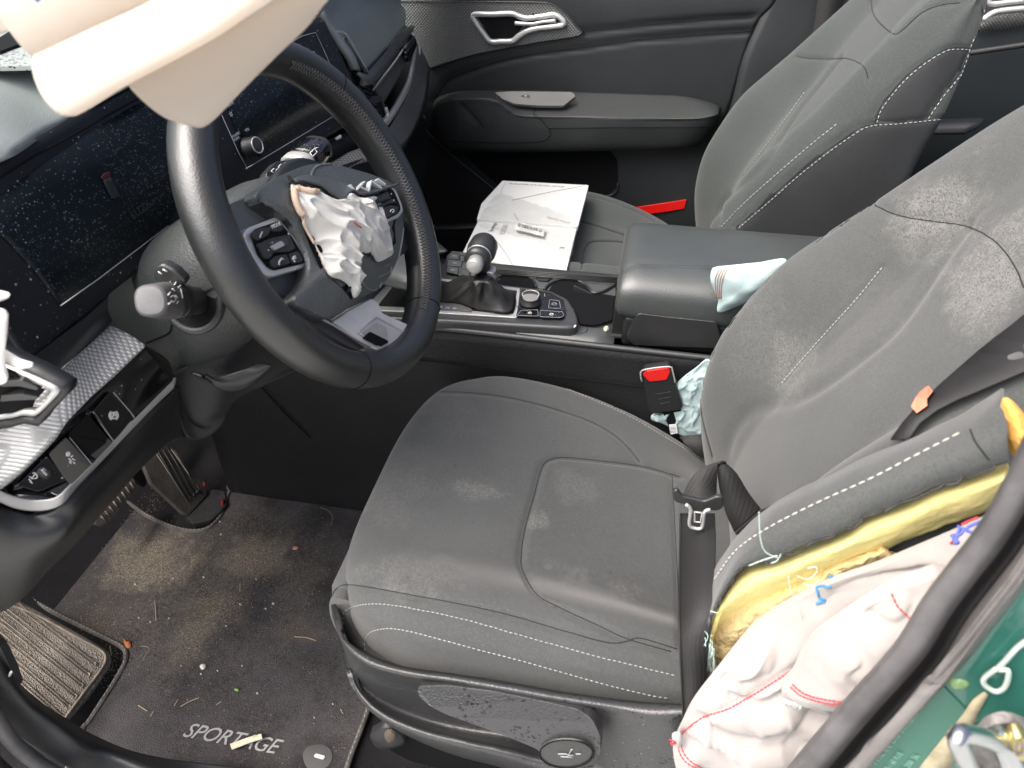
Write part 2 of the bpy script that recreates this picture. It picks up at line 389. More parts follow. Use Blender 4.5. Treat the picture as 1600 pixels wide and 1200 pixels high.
sheet('outer_sill',[Y(-.77,[(-200,1080),(-60,1180),(0,1230),(100,1300)]),Y(-.82,[(-200,1250),(-60,1300),(0,1350),(100,1420)])],m_blk,body,nu=20,thick=.01)
clip=prism('sill_clip',rc(Y(-.69,[(-12,1000),(0,1012),(19,1050),(28,1076),(20,1072),(-5,1050)]),.004),m_blk2,body,t=.01)
dome('clip_mark',Y(-.695,[(11,1058),(16,1049),(19,1051),(15,1058),(11,1061)]),m_wht,clip,h=.0006,t=.001,n=16,rings=3)
# pillar seal: dark lip, groove, broad grey lip
def band(a,ya,b,yb,k=7):
    """surface between two pixel paths a (at lateral ya) and b"""
    return YY([(x,y,ya) for x,y in a]),YY([(x,y,yb) for x,y in b])
e0=[(1190,1260),(1232,1200),(1320,1095),(1397,1008),(1442,936),(1484,880),(1517,838),(1551,786),(1574,741),(1600,684),(1640,600)]
def off(path,dx,dy): return [(a+dx,b+dy) for a,b in path]
m_lip=M('grey_rubber_lip',(.19,.178,.174),.42,bumps=[('n',250,.3,.001)],mott=(18,.2),specks=[(140,.07,.15,(.3,.27,.25),0)])
m_lipd=M('black_rubber',(.022,.021,.022),.6,bumps=[('n',250,.5,.001)])
sheet('door_seal',[YY([(x-2,y-1,-.740) for x,y in e0]),YY([(x+1,y+1,-.752) for x,y in e0]),YY([(x+10,y+5,-.757) for x,y in e0]),YY([(x+34,y+17,-.760) for x,y in e0]),YY([(x+46,y+23,-.754) for x,y in e0])],m_rub,body,nu=60,nv=24,thick=.004)
sheet('seal_channel',[YY([(x+44,y+22,-.752) for x,y in e0]),YY([(x+60,y+31,-.745) for x,y in e0]),YY([(x+72,y+36,-.752) for x,y in e0])],m_lipd,body,nu=60,nv=8,thick=.004)
e1=[(1300,1268),(1352,1200),(1441,1105),(1506,1035),(1534,1000),(1573,950),(1600,915),(1650,840)]
sheet('pillar_lip',[YY([(x+66,y+33,-.752) for x,y in e0]),YY([(x+80,y+40,-.768) for x,y in e0]),YY([(x-14,y-8,-.772) for x,y in e1]),YY([(x,y,-.765) for x,y in e1]),YY([(x+3,y+2,-.755) for x,y in e1])],m_lip,body,nu=60,nv=20,thick=.004)
pil=sheet('pillar_panel',[YY([(x-6,y-3,-.758) for x,y in e1]),YY([(x+60,y+40,-.765) for x,y in e1]),YY([(x+150,y+110,-.775) for x,y in e1]),YY([(x+190,y+150,-.80) for x,y in e1]),YY([(x+420,y+350,-.80) for x,y in e1])],m_grn,body,nu=50,nv=40,thick=.006)
pb=bvh_me(pil)
def onp(pts,l=.001,n=0,c=False): return onto(pb,pts,l,n,c)
m_lab=M('translucent_label',(.05,.16,.12),.4); m_labt=M('label_print',(.22,.42,.34),.6)
lab=[(1351,1204),(1384,1162),(1436,1106),(1470,1066),(1513,1110),(1470,1170),(1430,1215),(1380,1240)]
lb=prism('tyre_label',rc(onp(lab,.0012),.004),m_lab,pil,t=.0006,bev=0)
o0=onp([(1388,1190)],.002)[0];o1=onp([(1440,1130)],.002)[0];o2=onp([(1365,1172)],.002)[0]
xd=(o1-o0);yd=(o2-o0)
for i,(s,sz) in enumerate([('TYRE INFORMATION',.0075),('235 / 60 R18',.0055),('250  36  250  36',.0055),('kPa  PSI  BAR',.005),('LOADED  UNLOADED',.005)]):
    text('label_line',s,m_labt,lb,onp([(1368+i*17,1192+i*12)],.0022)[0],xd,yd,sz,ext=.0001)
crease=onp([(1424,1228),(1464,1180),(1500,1135),(1524,1095),(1541,1079)],.001,30)
sheet('scuffed_crease',[onp([(1415,1225),(1455,1172),(1500,1118),(1520,1090),(1538,1078)],.002),onp([(1470,1228),(1488,1188),(1512,1145),(1530,1108),(1544,1082)],.002)],M('bare_primer_scrape',(.42,.37,.25),.6,mott=(60,.25)),pil,nu=24,thick=.001)
sheet('scuff_mark',[onp([(1508,1148),(1520,1135),(1541,1120)],.002),onp([(1512,1154),(1525,1142),(1539,1124)],.002)],m_silv2,pil,nu=10,thick=.001)
tube('wire_hook',onp([(1612,985),(1590,1000),(1568,1024),(1558,1034),(1562,1036),(1574,1036),(1574,1050),(1568,1064),(1556,1070),(1543,1064),(1536,1056),(1538,1048),(1556,1034)],.005),.0016,M('pale_wire',(.62,.7,.64),.35,metal=.3),pil,sm=60)
dome('clear_coat_drip',onp([(1483,1062),(1500,1060),(1515,1068),(1505,1075),(1488,1074)],.001),M('yellowish_drip',(.2,.33,.14),.2,coat=.5),pil,h=.002,t=.002,n=30,rings=5)
# striker
m_zinc=M('zinc_steel',(.62,.64,.66),.28,metal=1.,bumps=[('n',60,.2,.001)]); m_cast=M('weathered_cast_steel',(.26,.25,.24),.6,metal=.6,bumps=[('n',140,.8,.003)],mott=(60,.4))
st=thing('door_striker','zinc plated door latch striker loop bolted to the green pillar at the lower right corner','door striker',tuple(P(1540,1180,'y',-.80)))
dome('base_plate',Y(-.80,[(1530,1250),(1523,1200),(1526,1165),(1540,1140),(1565,1128),(1595,1132),(1620,1150),(1640,1200),(1630,1250)]),m_cast,st,h=.004,t=.006,n=50)
tube('loop',YY([(1528,1225,-.80),(1512,1196,-.83),(1498,1165,-.835),(1494,1152,-.835),(1504,1146,-.832),(1530,1150,-.825),(1556,1160,-.815),(1566,1170,-.80)]),.0048,m_zinc,st,n=12,sm=50)
tube('loop_foot',YY([(1552,1143,-.806),(1566,1165,-.81),(1580,1195,-.812),(1600,1240,-.81)]),[.006]*30,m_zinc,st,n=12,sm=30)
b_=dome('bolt',Y(-.812,[(1577,1170),(1582,1156),(1594,1152),(1606,1158),(1610,1172),(1604,1186),(1592,1190),(1580,1184)]),M('passivated_bolt',(.62,.52,.24),.35,metal=.9),st,h=.003,t=.008,n=40)
tube('bolt_recess',[V(p) for p in cr(Y(-.8155,[(1587,1170),(1590,1162),(1597,1163),(1600,1171),(1596,1179),(1589,1178)]),24,True)],.0007,m_cast,b_,closed=True)
# ================================================================== MAT, PEDALS
mo=[(375,760),(560,776),(640,783),(600,1010),(575,1108),(543,1196),(520,1290),(330,1290),(100,1290),(126,1150),(140,1126),(170,1080),(188,1050),(197,1030),(194,1014),(175,1002),(110,970),(60,943),(50,928),(56,912),(100,862),(150,815),(186,783),(198,784),(230,806),(270,824),(305,830),(328,824),(345,806),(352,785),(360,768)]
mp=Z(.012,mo)
mat=thing('floor_mat','dirty black carpet mat with pale stitched edge and white lettering in the driver footwell','floor mat',(-.6,-.35,.0))
def trif(poly): 
    from mathutils.geometry import tessellate_polygon
    return [tuple(t) for t in tessellate_polygon([poly])]
c2=[V(p) for p in cr(mp,160,True)]
mc=mesh('carpet',[(p.x,p.y,.012) for p in c2]+[(p.x,p.y,.003) for p in c2],trif(c2)+[tuple(i+160 for i in t) for t in trif(c2)]+[(i,(i+1)%160,(i+1)%160+160,i+160) for i in range(160)],m_mat,mat,False); fixn(mc)
tube('edge_binding',[(p.x,p.y,.012) for p in [V(q) for q in cr(mp,300,True)]],.0042,M('dusty_grey_binding',(.13,.12,.11),.9,bumps=[('n',300,.6,.002)],mott=(40,.3)),mat,closed=True)
dashes('edge_stitching',[[V((p[0],p[1],.0168)) for p in cr(mp,500,True)]],m_thr,mat,.005,.003,.0006)
# lettering on the mat (reads front to rear of the car)
a=P(283,1150,'z',.0128);b2=P(440,1180,'z',.0128);up=P(288,1138,'z',.0128)
text('mat_lettering','SPORTAGE',M('pale_embroidery',(.42,.42,.41),.8),mat,a,b2-a,(P(297,1110,'z',.0128)-P(283,1150,'z',.0128)),.0305,ext=.0006,shear=.35,sp=.96)
fx=dome('mat_fixing',Z(.013,[(473,1180),(478,1169),(492,1163),(508,1164),(518,1173),(519,1187),(510,1199),(494,1204),(479,1198)]),M('dusty_grey_clip',(.10,.10,.10),.6,bumps=[('n',200,.4,.001)]),mat,h=.002,t=.002,n=40)
prism('fixing_slot',rc(Z(.0165,[(490,1182),(493,1177),(508,1181),(505,1187)]),.002),m_wht,fx,t=.001,bev=0)
# heel gap + dead pedal
m_ped=M('muddy_footrest_rubber',(.32,.285,.24),.85,bumps=[('v',420,.9,.002),('n',60,.4,.002)],mott=(14,.35),blotch=[(tuple(P(120,1000,'z',.05)),(.07,.05,.08),(.36,.33,.29),.6,25)],specks=[(330,.3,.5,(.09,.075,.065),0)])
fr=thing('footrest','muddy ribbed rubber footrest beside the mat in the left footwell','footrest',tuple(P(80,1050,'z',.03)))
fp=[(10,938),(40,945),(90,972),(140,1000),(168,1018),(174,1030),(170,1042),(140,1085),(108,1122),(100,1135),(60,1150),(-60,1130),(-90,1000)]
n_fr=V((.42,.1,.9)).normalized(); pf=tuple(P(168,1025,'z',.03))
FP=lambda px,py,l=0: Q(px,py,V(pf)+n_fr*l,n_fr)
dome('pad',[FP(a,b) for a,b in fp],m_ped,fr,h=.002,t=.010,n=120,closed_sm=True,p=12)
m_rib=M('dusty_rib',(.27,.225,.18),.9,bumps=[('n',200,.6,.002)],mott=(50,.3))
ribs=[]
for i in range(6):
    t=i/5
    a0=(150-t*50,1034+t*84); 
    a1=(-30,a0[1]-112-24*(1-t)); 
    for d in (0,7.5):
        ribs.append(tubev([FP(a0[0]-2,a0[1]+d*.8,.003),FP((a0[0]+a1[0])/2,(a0[1]+a1[1])/2+d,.003),FP(a1[0],a1[1]+d,.003)],.0008,6))
    ribs.append(tubev([FP(a0[0]-2,a0[1],.003),FP(a0[0]+1,a0[1]+3,.003),FP(a0[0]-2,a0[1]+6,.003)],.0013,6))
multi('rib_pattern',ribs,m_rib,fr)
tube('raised_rim',[FP(*q,.003) for q in [(14,944),(60,962),(120,995),(158,1016),(165,1030),(158,1046),(128,1086),(100,1124)]],.002,m_rib,fr,sm=50)
# accelerator
m_acc=M('dusty_pedal_rubber',(.085,.075,.065),.75,bumps=[('n',220,.5,.002)],mott=(25,.3))
m_drd=M('dark_red_clip',(.12,.006,.006),.5)
ac=thing('accelerator_pedal','dusty grooved accelerator pedal standing above the mat edge','pedal',tuple(P(290,810,'z',.0)))
pp0=P(290,812,'z',.02); n_ac=V((.80,-.15,.55)).normalized()
AP=lambda px,py,l=0: Q(px,py,pp0+n_ac*l,n_ac)
prism('pedal_plate',rc([AP(*q) for q in [(222,722),(228,700),(262,696),(322,762),(324,774),(296,806),(288,804),(236,756)]],.004),m_acc,ac,t=.012,bev=.003)
multi('pedal_grooves',[tubev([AP(246+i*9,704+i*0,.001),AP(290+i*8.0,778-i*2,.001)],.0012,6) for i in range(4)],m_blk,ac)
multi('pedal_outline',[tubev([AP(*q,.001) for q in [(240,702),(293,783),(311,764),(268,702)]],.001,6)],m_rib,ac)
prism('pedal_foot',rc(Z(.02,[(288,806),(325,762),(352,766),(356,786),(345,800),(330,812),(300,818)]),.006),M('black_pedal_base',(.02,.02,.02),.7,bumps=[('n',150,.4,.002)],mott=(30,.4)),ac,t=.018,bev=.004)
dome('red_clip',Z(.02,[(343,785),(348,779),(353,782),(351,789),(346,791)]),m_drd,ac,h=.006,t=.004,n=24)
dome('red_clip',Z(.05,[(316,753),(321,753),(323,757),(318,759)]),m_drd,ac,h=.004,t=.004,n=24)
bk=thing('brake_pedal','worn ribbed brake pedal half hidden under the lower dash','pedal',tuple(P(180,790,'z',.06)))
n_bk=V((.75,0,.66)).normalized(); pbk=P(180,790,'z',.10)
BP=lambda px,py,l=0: Q(px,py,pbk+n_bk*l,n_bk)
prism('pedal_pad',rc([BP(*q) for q in [(150,810),(205,742),(212,752),(209,770),(172,816),(160,820),(149,816)]],.004),m_acc,bk,t=.012,bev=.003)
multi('pad_ribs',[tubev([BP(157+i*6.6,806-i*7.5,.0015),BP(165+i*6.3,813-i*7.2,.0015)],.0015,6) for i in range(8)],m_rib,bk)
prism('pedal_arm',rc([BP(*q,-.02) for q in [(205,745),(218,700),(240,640),(262,650),(236,710),(228,760)]],.004),m_void,bk,t=.01)
# debris
dm=thing
def flat_bit(name,label,cat,pts,z,mat_,h=.0015,grp=None):
    o=dome(name,Z(z,pts),mat_,None,h=h,t=.0008,n=20,rings=3); tag(o,label,cat,grp); return o
flat_bit('dry_leaf','crumpled orange dead leaf scrap on the floor mat near the footrest','leaf',[(193,997),(198,1003),(203,1001),(205,1011),(197,1012),(194,1004)],.014,M('dead_leaf',(.50,.17,.06),.7),.003)
flat_bit('dry_leaf','small orange leaf scrap lying on the right part of the mat below the console','leaf',[(457,858),(460,853),(467,854),(464,858)],.014,M('dead_leaf_pale',(.6,.28,.18),.7),.002)
flat_bit('green_bud','tiny green bud on the dark mat above the pale lettering','bud',[(366,1078),(368,1075),(374,1077),(372,1080)],.014,M('bud_green',(.25,.4,.08),.6),.002)
mst=M('stone',(.62,.55,.42),.8,mott=(80,.2)); mst2=M('shell_pale',(.75,.72,.6),.7)
flat_bit('flat_stone','largest pale flat stone in the middle of the floor mat','stone',[(312,1041),(316,1037),(322,1038),(321,1043),(316,1046)],.014,mst2,.002)
rs=[(314,1053,2.2),(402,1083,3),(375,944,2.2),(427,943,3.2),(318,902,2),(400,905,2),(343,815,2),(235,972,2),(264,966,2),(270,904,2),(345,835,2),(491,1121,2),(211,913,2.4),(378,1040,2.4),(415,951,2),(353,978,2),(217,965,2),(283,1040,1.8),(340,1048,1.6),(520,1100,1.8)]
for i,(x_,y_,r_) in enumerate([(a,b,c*.62) for a,b,c in rs]):
    a0=random.random()*6; pts=[(x_+r_*math.cos(a0+t)*random.uniform(.8,1.3),y_+r_*.8*math.sin(a0+t)) for t in (0,1.2,2.5,3.7,5)]
    flat_bit('grit_stone','small pale stone chip lying loose on the dark floor mat','stone',pts,.013,mst if i%2 else mst2,.002,'stone chips on the floor mat')
sw=[[(242,938),(243,955),(244,970)],[(282,1104),(296,1096),(312,1090)],[(216,1102),(230,1111)],[(375,912),(375,924)],[(460,995),(478,996),(494,1001)],[(272,1103),(278,1093)],[(235,1119),(240,1111)],[(500,793),(512,797),(520,808),(517,820)],[(532,1108),(536,1115)],[(220,1009),(233,1013),(224,1029)],[(172,1009),(174,1024)],[(338,1101),(346,1096)]]
for i,s in enumerate(sw):
    o=tube('grass_stem',Z(.0145,s),.0006 if i not in(7,9) else .0003,M('straw',(.5,.4,.26),.8) if i==0 else bpy.data.materials['straw'],None,n=5,sm=10); tag(o,'thin dry straw stem lying on the dark floor mat','straw','straw stems on the floor mat')
pw=thing('paper_strip','cream folded paper strip lying across the mat lettering','paper',tuple(P(386,1158,'z',.02)))
c=M('cream_paper',(.78,.76,.58),.8); dark=M('cream_paper_dark',(.6,.56,.3),.8)
prism('paper',Z(.022,[(359,1162),(387,1152),(390,1160),(362,1171)]),c,pw,t=.002,bev=.0004)
prism('paper_end',Z(.0225,[(387,1152),(408,1146),(410,1154),(390,1160)]),c,pw,t=.002,bev=.0004)
prism('fold_line',Z(.0228,[(394,1150),(402,1148),(403,1150),(395,1153)]),dark,pw,t=.0004,bev=0)
# grit: thousands of grains, uncountable
gs=[];hot=[((225,870),.07,500),((395,870),.05,600),((335,950),.045,500),((300,1000),.04,250),((150,970),.06,250),((300,900),.16,450),((230,790),.05,200),((170,1040),.05,300),((470,930),.12,200)]
for (c0,r0,k) in hot:
    cc=P(c0[0],c0[1],'z',.0125)
    for _ in range(k):
        x=cc.x+random.gauss(0,r0*.5); y=cc.y+random.gauss(0,r0*.5); s=random.uniform(.0003,.0008)
        if y>-.12 or y<-.66: continue
        gs.append(([V((x-s,y,.0126)),V((x,y-s,.0126)),V((x+s,y,.0126)),V((x,y+s,.0126)),V((x,y,.0126+s*1.5))],[(0,1,4),(1,2,4),(2,3,4),(3,0,4)]))
g=multi('floor_grit',gs,M('sand_grains',(.5,.4,.27),.9),None,False); tag(g,kind='stuff',label='fine sand and grit scattered over the mat',cat='grit')
# ================================================================== DASHBOARD
D=thing('dashboard','dark dashboard with wide dusty black screen panel and silver knurled trim strips','dashboard',(-.6,0,.4))
pD=(-.52,0,.70); nD=(.95,0,.31); pE=tuple(Q(318,345,pD,nD)); nE=(.95,-.12,.31)
DL=lambda pts,l=0:[Q(a,b,V(pD)+V(nD)*l,nD) for a,b in pts]
DR=lambda pts,l=0:[Q(a,b,V(pE)+V(nE)*l,nE) for a,b in pts]
# dash top pad, driver side
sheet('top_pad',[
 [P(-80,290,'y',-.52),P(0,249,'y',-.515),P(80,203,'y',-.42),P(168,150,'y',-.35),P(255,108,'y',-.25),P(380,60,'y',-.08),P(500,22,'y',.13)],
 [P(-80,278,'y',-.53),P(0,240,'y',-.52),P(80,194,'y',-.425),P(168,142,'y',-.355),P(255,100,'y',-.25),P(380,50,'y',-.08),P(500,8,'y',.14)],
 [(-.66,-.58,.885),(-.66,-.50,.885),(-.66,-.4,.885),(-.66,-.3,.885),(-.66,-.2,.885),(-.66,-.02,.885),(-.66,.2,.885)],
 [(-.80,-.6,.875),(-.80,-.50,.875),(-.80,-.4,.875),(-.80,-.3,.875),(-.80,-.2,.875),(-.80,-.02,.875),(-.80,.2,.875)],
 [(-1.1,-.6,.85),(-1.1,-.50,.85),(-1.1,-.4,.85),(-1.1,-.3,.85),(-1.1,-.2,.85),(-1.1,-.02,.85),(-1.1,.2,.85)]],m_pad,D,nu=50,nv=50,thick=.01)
zt=.8885
sg=[P(-40,92,'z',zt),P(0,84,'z',zt),P(45,70,'z',zt),P(120,60,'z',zt),P(120,100,'z',zt),P(62,103,'z',zt),P(0,104,'z',zt),P(-40,106,'z',zt)]
prism('speaker_grille',sg,M('perforated_grille',(.38,.40,.39),.6,specks=[(260,.42,1.1,(.03,.035,.05),0)]),D,t=.004,bev=0,nrm=(0,0,1))
prism('grille_band',[P(-60,85,'z',.8915),P(0,80,'z',.8915),P(90,45,'z',.8915),P(90,24,'z',.8915),P(25,42,'z',.8915),P(0,58,'z',.8915),P(-60,66,'z',.8915)],m_void,D,t=.006,bev=0,nrm=(0,0,1))
# screen panel : bezel with two panes
topL=[(-80,290),(0,248),(80,203),(168,150),(255,109),(300,92)]; botL=[(37,560),(48,556),(60,548),(130,495),(180,452),(275,378)]
bz=sheet('screen_bezel',[DL([(-60,290),(0,247),(80,202),(168,149),(240,112)])+DR([(330,80),(420,48),(480,31),(500,28),(507,33)]),
  DL([(-40,430),(10,420),(100,370),(180,310),(270,250)])+DR([(345,205),(430,150),(500,110),(530,96),(540,102)]),
  DL([(34,545),(44,556),(58,550),(180,452),(275,378)])+DR([(318,346),(400,287),(500,222),(560,186),(570,178)])],m_bez,D,nu=80,nv=20,thick=.012)
bzv=bvh_me(bz)
def onb(pts,l=.0008,n=0,c=False): return onto(bzv,pts,l,n,c)
def pane(name,rows,mat_,par,l=.0012,nu=30):
    R=[onb(r,l,8) for r in rows]; R=[r if len(r)>1 else r for r in R]
    return sheet(name,R,mat_,par,nu=nu,thick=.0009,hard=True)
pane('instrument_screen',[[(-40,338),(0,306),(100,233),(190,175),(255,145)],[(8,374),(60,330),(150,265),(300,160)],[(50,420),(100,380),(200,300),(310,220)],[(93,477),(150,436),(200,398),(265,349)]],m_scr,bz)
pane('media_screen',[[(352,150),(400,106),(468,63),(472,64)],[(365,200),(420,160),(480,115),(505,100)],[(404,246),(450,215),(500,185),(538,162)]],m_scr,bz)
m_wire=M('fine_silver_line',(.5,.5,.5),.35,metal=.7)
tube('screen_edge_line',onb([(93,478),(150,438),(200,400),(262,353)],.0015),.0006,m_wire,bz,n=6)
tube('screen_edge_line',onb([(383,264),(420,242),(480,206),(546,166)],.0015),.0006,m_wire,bz,n=6)
tube('screen_corner_line',onb([(386,265),(372,240),(345,180)],.0015),.0005,m_gry,bz,n=6)
tube('screen_upper_line',onb([(440,75),(470,57),(492,51),(510,90),(516,105)],.0015),.0005,m_gry,bz,n=6)
tube('panel_parting_line',onb([(-20,258),(0,278),(60,240),(110,213),(165,182),(215,155)],.001),.0009,m_void,bz,n=6)
# small car graphic on the driver screen
dome('car_graphic',onb([(159,282),(170,277),(178,290),(186,308),(184,311),(175,312),(168,303)],.0026),M('dim_grey_display',(.014,.016,.015),.4),bz,h=.0002,t=.0002,n=30,rings=2)
dome('red_warning_graphic',onb([(155,277),(160,271),(169,270),(170,276),(163,280),(157,281)],.0027),M('dim_red_display',(.07,.007,.009),.4),bz,h=.0002,t=.0002,n=30,rings=2)
def btxt(name,s,px,px2,up,size,mat_,par=bz,bv=bzv,l=.0022,**k):
    a,b,c=[onto(bv,[q],l)[0] for q in (px,px2,up)]; return text(name,s,mat_,par,a,b-a,c-a,size,ext=.0001,**k)
m_dim=M('dim_display_text',(.03,.029,.025),.5)
btxt('screen_reading','617206',(206,345),(223,332),(201,336),.012,m_dim)
m_mk=M('key_lettering',(.6,.62,.65),.5)
btxt('media_key_text','MEDIA',(352,170),(364,162),(350,164),.006,m_mk)
btxt('star_mark','*',(362,190),(370,184),(359,184),.016,m_mk)
btxt('seek_key_text','SEEK',(485,88),(494,83),(484,83),.006,m_mk)
btxt('track_key_text','TRACK',(490,105),(500,99),(489,100),.006,m_mk)
btxt('volume_text','VOL',(382,207),(389,203),(381,202),.005,m_mk)
btxt('power_text','POWER',(362,217),(371,211),(361,211),.0048,m_mk)
btxt('push_text','PUSH',(365,222),(373,216),(364,217),.0048,m_mk)
kn=thing('volume_knob','small ridged silver rimmed volume knob standing on the black media screen panel','knob',tuple(onb([(383,225)])[0]))
def knob(par,base,n,r,h,m1,m2,ridges=32,rr_=.0006):
    n=V(n).normalized(); u=n.orthogonal().normalized(); v=n.cross(u)
    prof=[(r*1.12,0),(r*1.12,h*.12),(r,h*.2),(r*.97,h*.85),(r*.9,h),(r*.7,h)]
    rings=[]
    for a,z in prof:
        rings.append([base+n*z+(u*math.cos(t)+v*math.sin(t))*(a+(rr_ if (k%2 and .1*h<z<h*.9) else 0)) for k,t in enumerate([2*math.pi*i/(ridges*2) for i in range(ridges*2)])])
    loftrings('knob_body',rings,m1,par)
    vs,fs=tubev([base+n*h+(u*math.cos(t)+v*math.sin(t))*r*.86 for t in [2*math.pi*i/40 for i in range(40)]],.0009*r/.012,8,True)
    mesh('knob_ring',vs,fs,m2,par)
    dome('knob_cap',[base+n*(h+.0002)+(u*math.cos(t)+v*math.sin(t))*r*.72 for t in [2*math.pi*i/24 for i in range(24)]],m1,par,h=.0008,t=.001,n=40,nrm=n)
knob(kn,onb([(386,231)])[0],V(nE),.0115,.017,m_blk2,m_silv)
# strip under the screen, knurled trim, switch panel, silver line, knee panel
stripT=DL([(20,585),(48,560),(60,550),(130,497),(180,454),(240,410)],-.006)
row_b=YY([(0,640,-.63),(40,628,-.625),(78,592,-.605),(120,553,-.555),(171,507,-.5),(176,502,-.495)])
sheet('lower_screen_strip',[DL([(-20,602),(44,562),(60,549),(130,496),(166,462),(170,460)],-.004),DL([(-20,640),(60,590),(100,555),(140,515),(166,482),(168,480)],-.004),row_b],M('satin_black_strip',(.02,.022,.024),.35,specks=[(200,.07,.15,(.3,.3,.3),0)]),D,nu=40,nv=12,thick=.004)
kn_t=YY([(-40,700,-.66),(0,668,-.63),(40,630,-.615),(80,592,-.60),(120,555,-.555),(173,508,-.5)])
kn_m=YY([(-40,745,-.67),(0,712,-.652),(45,672,-.63),(100,618,-.60),(150,572,-.55),(203,523,-.5)])
kn_b=YY([(-40,800,-.69),(0,765,-.67),(50,716,-.648),(100,664,-.62),(165,598,-.56),(228,540,-.5)])
ks=sheet('knurled_trim',[kn_t,kn_m,kn_b],m_knu,D,nu=60,nv=20,thick=.006)
sheet('switch_panel',[YY([(-10,778,-.665),(0,767,-.665),(50,718,-.645),(100,666,-.617),(165,600,-.557),(229,540,-.497)]),YY([(25,775,-.665),(60,752,-.645),(110,700,-.61),(190,628,-.55),(250,566,-.49)]),YY([(84,781,-.655),(100,772,-.645),(130,740,-.62),(200,665,-.56),(270,594,-.49)])],m_glos,D,nu=50,nv=20,thick=.006)
sil=YY([(-60,745,-.70),(-20,765,-.68),(5,778,-.672),(25,786,-.668),(50,790,-.663),(78,788,-.658),(100,778,-.65),(125,752,-.625),(180,692,-.575),(240,630,-.52),(274,598,-.487)])
def ribbon(name,c,w,axis,mat_,par,th=.003,nu=60):
    c=cr(c,nu); ax=V(axis).normalized(); a=[V(p)+ax*w for p in c]; b=[V(p)-ax*w for p in c]; m_=[V(p)+V((.5,-.3,.6))*w*.25 for p in c]
    return sheet(name,[a,m_,b],mat_,par,nu=nu,nv=8,thick=th)
ribbon('silver_trim_line',sil,.0062,(.25,.35,.9),m_silv2,D)
kp=sheet('knee_panel',[YY([(-60,760,-.70),(-20,778,-.68),(5,790,-.672),(30,799,-.668),(55,803,-.663),(84,800,-.658),(110,786,-.648),(140,752,-.62),(190,698,-.57),(250,636,-.515),(281,604,-.482)]),
  YY([(-60,830,-.71),(-20,842,-.70),(20,850,-.69),(60,845,-.68),(100,832,-.665),(130,805,-.64),(160,770,-.61),(200,725,-.57),(255,672,-.51),(286,650,-.48)]),
  YY([(-60,900,-.71),(-20,905,-.70),(20,900,-.69),(50,890,-.68),(90,862,-.66),(125,830,-.63),(160,792,-.60),(205,742,-.555),(262,690,-.50),(288,680,-.475)]),
  YY([(-60,960,-.70),(-20,960,-.69),(5,955,-.68),(40,932,-.67),(72,895,-.65),(115,853,-.62),(155,808,-.59),(212,741,-.545),(265,692,-.49),(290,684,-.47)])],m_blk,D,nu=60,nv=40,thick=.02)
# black underside behind knee panel
sheet('dash_underside',[[(-.62,-.72,.46),(-.62,-.5,.50),(-.66,-.1,.50),(-.66,.7,.45)],[(-.95,-.72,.42),(-.95,-.5,.44),(-.95,-.1,.44),(-.95,.7,.42)]],m_void,D,nu=20,thick=.01)
sheet('dash_core',[[(-.64,-.74,.84),(-.64,.1,.84),(-.64,.72,.70)],[(-.62,-.74,.70),(-.62,.1,.66),(-.62,.72,.60)],[(-.66,-.74,.46),(-.66,.1,.50),(-.66,.72,.45)]],m_void,D,nu=10,nv=8,hard=True,thick=.01)
# switches
def tile(par,pts,name,l,mat_=m_glos,rad=.004,t=.004,bev=.001): return prism(name,rc(pts,rad),mat_,par,t=t,bev=bev)
spv=bvh_me([o for o in bpy.data.objects if o.name=='switch_panel'][0])
ons=lambda pts,l=.002:onto(spv,pts,l)
pbk_=prism('parking_brake_switch',rc(ons([(140,641),(168,611),(206,652),(208,660),(180,688),(172,686)],.004),.004),m_glos,D,t=.008,bev=.0012)
tube('switch_edge',[V(p) for p in ons([(140,641),(144,648),(174,688),(181,688),(208,660),(206,652),(172,612)],.0042)],.0005,m_gry,pbk_,sm=40)
nS=V((.75,-.35,.55)).normalized()
def ell(cx,cy,rx,ry,a0,a1,rot=0,n=14): return [(cx+rx*math.cos(t)*math.cos(rot)-ry*math.sin(t)*math.sin(rot),cy+rx*math.cos(t)*math.sin(rot)+ry*math.sin(t)*math.cos(rot)) for t in np.linspace(a0,a1,n)]
SYM=[]
SYM.append((pbk_,[ell(177,649,4.6,5,0,6.3),ell(177,649,7,7.6,-1.0,1.0),ell(177,649,7,7.6,2.1,4.1),[(175,653),(177,645),(180,646),(179,649),(176,649)]],'brake_symbol'))
blank=prism('empty_switch_recess',rc(ons([(104,678),(135,645),(172,690),(178,694),(150,720),(140,716)],.0012),.004),m_void,D,t=.002,bev=0)
prism('recess_ledge',rc(ons([(134,682),(157,674),(178,692),(150,718),(140,712),(142,702)],.0035),.002),M('dusty_ledge',(.06,.055,.05),.6,specks=[(400,.2,.4,(.3,.27,.22),0)]),D,t=.002)
sw1=prism('driving_aid_switch',rc(ons([(72,706),(100,679),(142,726),(142,736),(116,764),(108,766)],.0028),.003),m_glos,D,t=.004)
tube('switch_edge',ons([(104,680),(142,726),(143,733),(116,763),(100,772),(80,772)],.0034),.0005,m_gry,sw1,sm=30)
SYM.append((sw1,[ell(106,709,2.5,3,0,6.3),[(103,712),(109,706)],[(110,714),(114,711)],[(107,716),(112,721)],[(112,716),(117,719)],[(108,721),(111,724)],[(114,722),(117,724)]],'car_skid_symbol'))
sw2=prism('headlight_level_switch',rc(ons([(26,756),(70,708),(106,752),(60,772)],.0028),.003),m_glos,D,t=.004)
SYM.append((sw2,[ell(54,743,3.6,5,-1.6,1.6,-.6)+[(50,747),(56,739)],[(46,744),(51,748)],[(45,748),(49,752)],[(47,752),(51,755)]],'headlamp_symbol'))
a,b=ons([(60,728),(74,742)],.003); 
